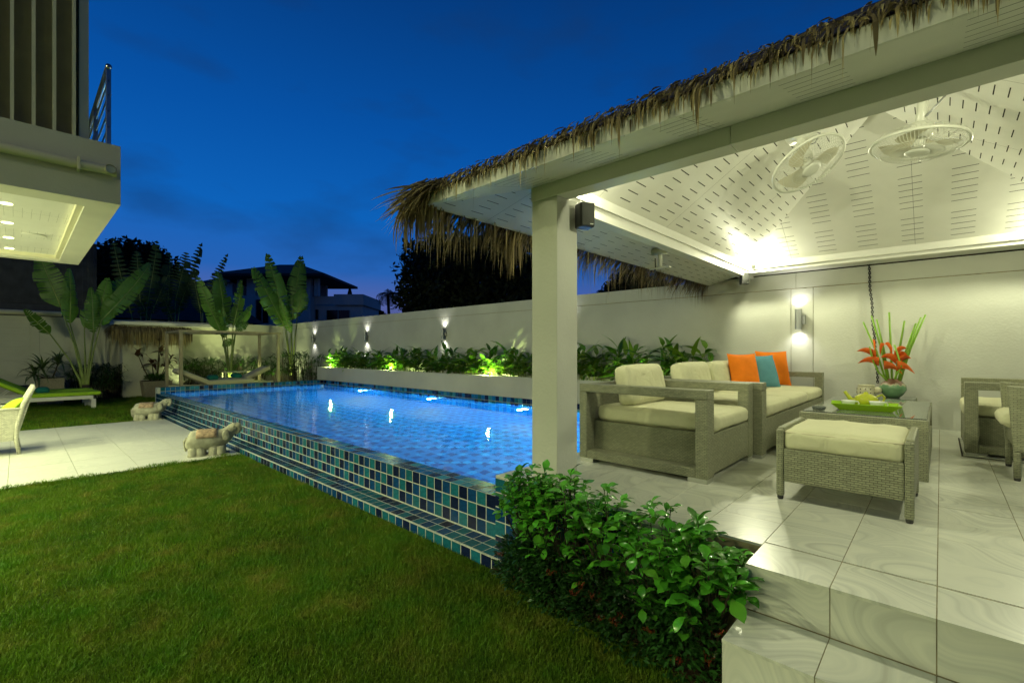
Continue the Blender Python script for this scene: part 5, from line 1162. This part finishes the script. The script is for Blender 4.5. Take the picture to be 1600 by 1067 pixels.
# ------------------------------------------------------------------ beyond the walls
def crown(name, blobs, nl, size, seed, par, m='dark_leaf'):
    rs = np.random.RandomState(seed); tot = sum(b[3] * b[4] * b[5] for b in blobs); Vs = []
    for (cx_, cy__, cz_, rx_, ry_, rz_) in blobs:
        n = int(nl * rx_ * ry_ * rz_ / tot); d = rs.normal(size=(n, 3)); d /= np.linalg.norm(d, axis=1)[:, None]; r_ = rs.rand(n) ** .38
        lump = 1 + .16 * np.sin(d[:, 0] * 9 + seed) * np.sin(d[:, 2] * 8 + 2) + .10 * np.sin(d[:, 1] * 17) * np.sin(d[:, 2] * 15)
        p = np.stack([cx_ + d[:, 0] * rx_ * r_ * lump, cy__ + d[:, 1] * ry_ * r_ * lump, cz_ + d[:, 2] * rz_ * r_ * lump], 1)
        a = rs.normal(size=(n, 3)); a /= np.linalg.norm(a, axis=1)[:, None]; b_ = np.cross(a, rs.normal(size=(n, 3))); b_ /= np.linalg.norm(b_, axis=1)[:, None]; s_ = (size * (.5 + rs.rand(n)))[:, None]
        Vs.append(np.stack([p - a * s_, p + b_ * s_ * .45, p + a * s_, p - b_ * s_ * .45], 1))
    V = np.concatenate(Vs); n = len(V); me = bpy.data.meshes.new(name); me.from_pydata(V.reshape(-1, 3).tolist(), [], [(4 * i, 4 * i + 1, 4 * i + 2, 4 * i + 3) for i in range(n)]); me.materials.append(M[m])
    o = bpy.data.objects.new(name, me); COL.objects.link(o); o.parent = par; return o
def ray(px, D, z): v = _fw * D + _rt * ((px - _cx) / _f * D); return Vector((v.x, v.y, z))
def tree(px, D, label, blobs, nl, size, seed, th=2.5, grp='dark trees beyond the walls'):
    b = ray(px, D, 0); t = thing('tree', label, 'tree', b, 0, grp); k = D / _f
    bl = [((_rt.x * (bx_ - px) * k), (_rt.y * (bx_ - px) * k), 1.45 + (_cy - by2) * k, rx_ * k, rx_ * k, rz_ * k) for bx_, by2, rx_, rz_ in blobs]
    MB().tube([(0, 0, 0), (.1, .05, th), (bl[0][0] * .5, bl[0][1] * .5, bl[0][2])], [.22, .18, .08], 9).build('trunk', M['bark'], t, True)
    br = MB()
    for q in bl[:5]: br.tube([(.1, .05, th), (q[0] * .7, q[1] * .7, (th + q[2]) / 2 + .3), q[:3]], [.10, .07, .03], 6)
    br.build('branches', M['bark'], t, True); crown('crown', bl, nl, size, seed, t)
tree(725, 21, 'big dark spreading tree rising behind the boundary wall', [(730, 430, 90, 55), (660, 440, 42, 55), (700, 395, 50, 34), (780, 400, 62, 45), (830, 445, 60, 45), (650, 400, 26, 28), (640, 470, 28, 26), (800, 480, 90, 40), (700, 480, 70, 30)], 26000, .13, 2)
tree(985, 30, 'small dark tree crown seen under the thatch beside the column', [(985, 440, 34, 20), (1010, 455, 40, 22), (960, 465, 30, 20)], 5000, .16, 4)
tree(215, 34, 'broad dark tree behind the travellers palms at the left', [(200, 430, 62, 40), (160, 425, 35, 30), (245, 430, 40, 34), (210, 400, 45, 26), (275, 450, 30, 30), (150, 460, 50, 40), (230, 470, 80, 40)], 22000, .20, 6)
tree(575, 55, 'small round dark bush on the skyline beside the coconut palm', [(573, 486, 14, 14), (590, 492, 12, 8)], 3000, .22, 8)
tree(548, 60, 'tiny dark tree beside the far house terrace', [(548, 487, 7, 9)], 900, .22, 9)
tree(70, 24, 'thin scraggly tree in front of the dark shed', [(60, 470, 26, 16), (85, 485, 22, 14), (50, 492, 22, 12)], 900, .10, 10)
# coconut palm
def coco(px, D, py, r_px, label, seed):
    rs = random.Random(seed); k = D / _f; z = 1.45 + (_cy - py) * k; b = ray(px, D, 0); t = thing('coconut_palm', label, 'palm', b, 0, 'coconut palms on the skyline')
    MB().tube([(0, 0, 0), (.2, .1, z * .5), (0, 0, z)], [.25, .18, .14], 8).build('trunk', M['bark'], t, True)
    for i in range(15):
        az = i * 2.4; el = rs.uniform(-.25, 1.1); L_ = r_px * k * rs.uniform(.9, 1.15); b_ = MB(); p = Vector((0, 0, z)); a = el; n = 12
        for j in range(n):
            d = Vector((math.cos(az) * math.cos(a), math.sin(az) * math.cos(a), math.sin(a))); q = p + d * L_ / n; sd = Vector((-math.sin(az), math.cos(az), 0)); b_.tube([p, q], .014, 4, cap=False)
            for s_ in (-1, 1):
                for h_ in (0, .5):
                    w_ = L_ * .30 * math.sin(math.pi * (.15 + .85 * (j + h_) / n)); c = p.lerp(q, h_); e_ = c + sd * s_ * w_ * .75 + d * w_ * .45 + Vector((0, 0, -w_ * .55)); b_.poly([c, c + d * L_ * .028, e_])
            p = q; a -= .17 + .02 * j
        b_.build('frond', M['dark_leaf'], t)
coco(606, 48, 461, 31, 'coconut palm silhouetted against the evening sky between house and big tree', 3)
# far house
D = 46; hb = ray(430, D, 0); k = D / _f
fh = thing('far_house', 'distant villa with hipped dark roof, open upper storey and flat terrace', 'house', hb, R(42.95))
Z = lambda py: 1.45 + (_cy - py) * k
X_ = lambda px: (px - 430) * k
def fhb(n, m, x0, x1, y0, y1, z0, z1): return MB().box(x0, x1, y0, y1, z0, z1).build(n, M[m], fh)
fhb('lower_wall', 'far_wall', X_(300), X_(485), 0, 7, 0, Z(462)); fhb('side_wall', 'far_wall', X_(485) + .01, X_(560), 1.2, 7, 0, Z(476)); fhb('terrace_parapet', 'far_wall', X_(516), X_(563), .9, 7.2, Z(475), Z(458)); fhb('parapet', 'far_wall', X_(484), X_(517), 1.0, 1.2, Z(474), Z(461))
fhb('tower_wall', 'far_wall', X_(380), X_(408), .6, 6.5, Z(462), Z(430)); fhb('rear_wall', 'far_wall', X_(408) + .01, X_(476), 5.5, 5.8, Z(462), Z(431))
for q in (393, 480, 492): fhb('column', 'far_wall', X_(q) - .22, X_(q) + .22, .3, .75, Z(462), Z(432))
fhb('column', 'far_wall', X_(361), X_(363.5), 1, 1.4, Z(462), Z(432))
for (a, c, p0, p1) in ((400, 420, 468, 505), (467, 490, 482, 498), (503, 540, 483, 502), (350, 378, 478, 505)):
    w = fhb('window', 'far_glass', X_(a), X_(c), -.03 if c < 486 else 1.17, .02 if c < 486 else 1.23, Z(p1), Z(p0)); 
    yy = -.06 if c < 486 else 1.14
    for q in (a, (a + c) / 2, c): MB().box(X_(q) - .04, X_(q) + .04, yy, yy + .028, Z(p1), Z(p0)).build('frame', M['grey_metal'], w)
rf = MB(); e0, e1 = X_(343), X_(515); ez = Z(430); rz_ = Z(403); m0, m1 = X_(408), X_(444)
rf.mesh([(e0, -1.2, ez), (e1, -1.2, ez), (e1, 8.4, ez), (e0, 8.4, ez), (m0, 3.6, rz_), (m1, 3.6, rz_), (e0, -1.2, ez - .25), (e1, -1.2, ez - .25), (e1, 8.4, ez - .25), (e0, 8.4, ez - .25)], [(0, 1, 5, 4), (1, 2, 5), (2, 3, 4, 5), (3, 0, 4), (0, 6, 7, 1), (1, 7, 8, 2), (2, 8, 9, 3), (3, 9, 6, 0), (6, 9, 8, 7)])
rf.build('roof', M['roof_dark'], fh)
rf = MB(); e0, e1 = X_(296), X_(352); ez = Z(434)
rf.mesh([(e0, 1, ez - .3), (e1, 1, ez - .3), (e1, 7, ez - .3), (e0, 7, ez - .3), ((e0 + e1) / 2, 4, Z(420))], [(0, 1, 4), (1, 2, 4), (2, 3, 4), (3, 0, 4), (3, 2, 1, 0)]); rf.build('side_roof', M['roof_dark'], fh)
fhb('side_wing', 'far_wall', X_(300), X_(349), 1.5, 6.5, Z(462), Z(436))
pb = MB(); pb.lathe([(.16, 0), (.30, .1), (.24, .5), (.12, 1.0), (.02, 1.3)], 10); o = pb.build('folded_umbrella', M['dark_leaf'], None, True); o.location = fh.matrix_world @ Vector((0, 0, 0)); 
mw = Matrix.Translation(hb) @ Matrix.Rotation(R(42.95), 4, 'Z'); o.location = mw @ Vector((X_(529), 3.2, Z(460))); tag(o, 'folded dark parasol standing on the distant villa terrace', 'parasol')
# dark sheds left
t = thing('shed', 'dark corrugated shed standing beyond the end wall at the far left', 'shed', (-24.5, 0, 0))
MB().box(-6, 0, -14, 2.15, 0, 3.2).build('wall', M['corrugated'], t)
for i in range(42): MB().box(.001, .035, 2.1 - i * .16 - .05, 2.1 - i * .16, 3.25, 5.6).build('corrugation', M['corrugated'], t)
MB().box(-6, 0, -14, 2.15, 3.21, 5.7).build('upper_wall', M['corrugated'], t); 
t = thing('dark_roof_building', 'low dark roofed building seen between palms beyond the end wall', 'building', (-30, 3.0, 0))
MB().box(-5, 0, -1.0, 6.5, 0, 3.2).build('wall', M['corrugated'], t); b = MB(); b.mesh([(.6, -1.6, 3.1), (.6, 7, 3.1), (-5.6, 7, 3.1), (-5.6, -1.6, 3.1), (-2.5, 1, 5.6), (-2.5, 4.6, 5.6)], [(0, 1, 5, 4), (1, 2, 5), (2, 3, 4, 5), (3, 0, 4), (3, 2, 1, 0)]); b.build('roof', M['roof_dark'], t)
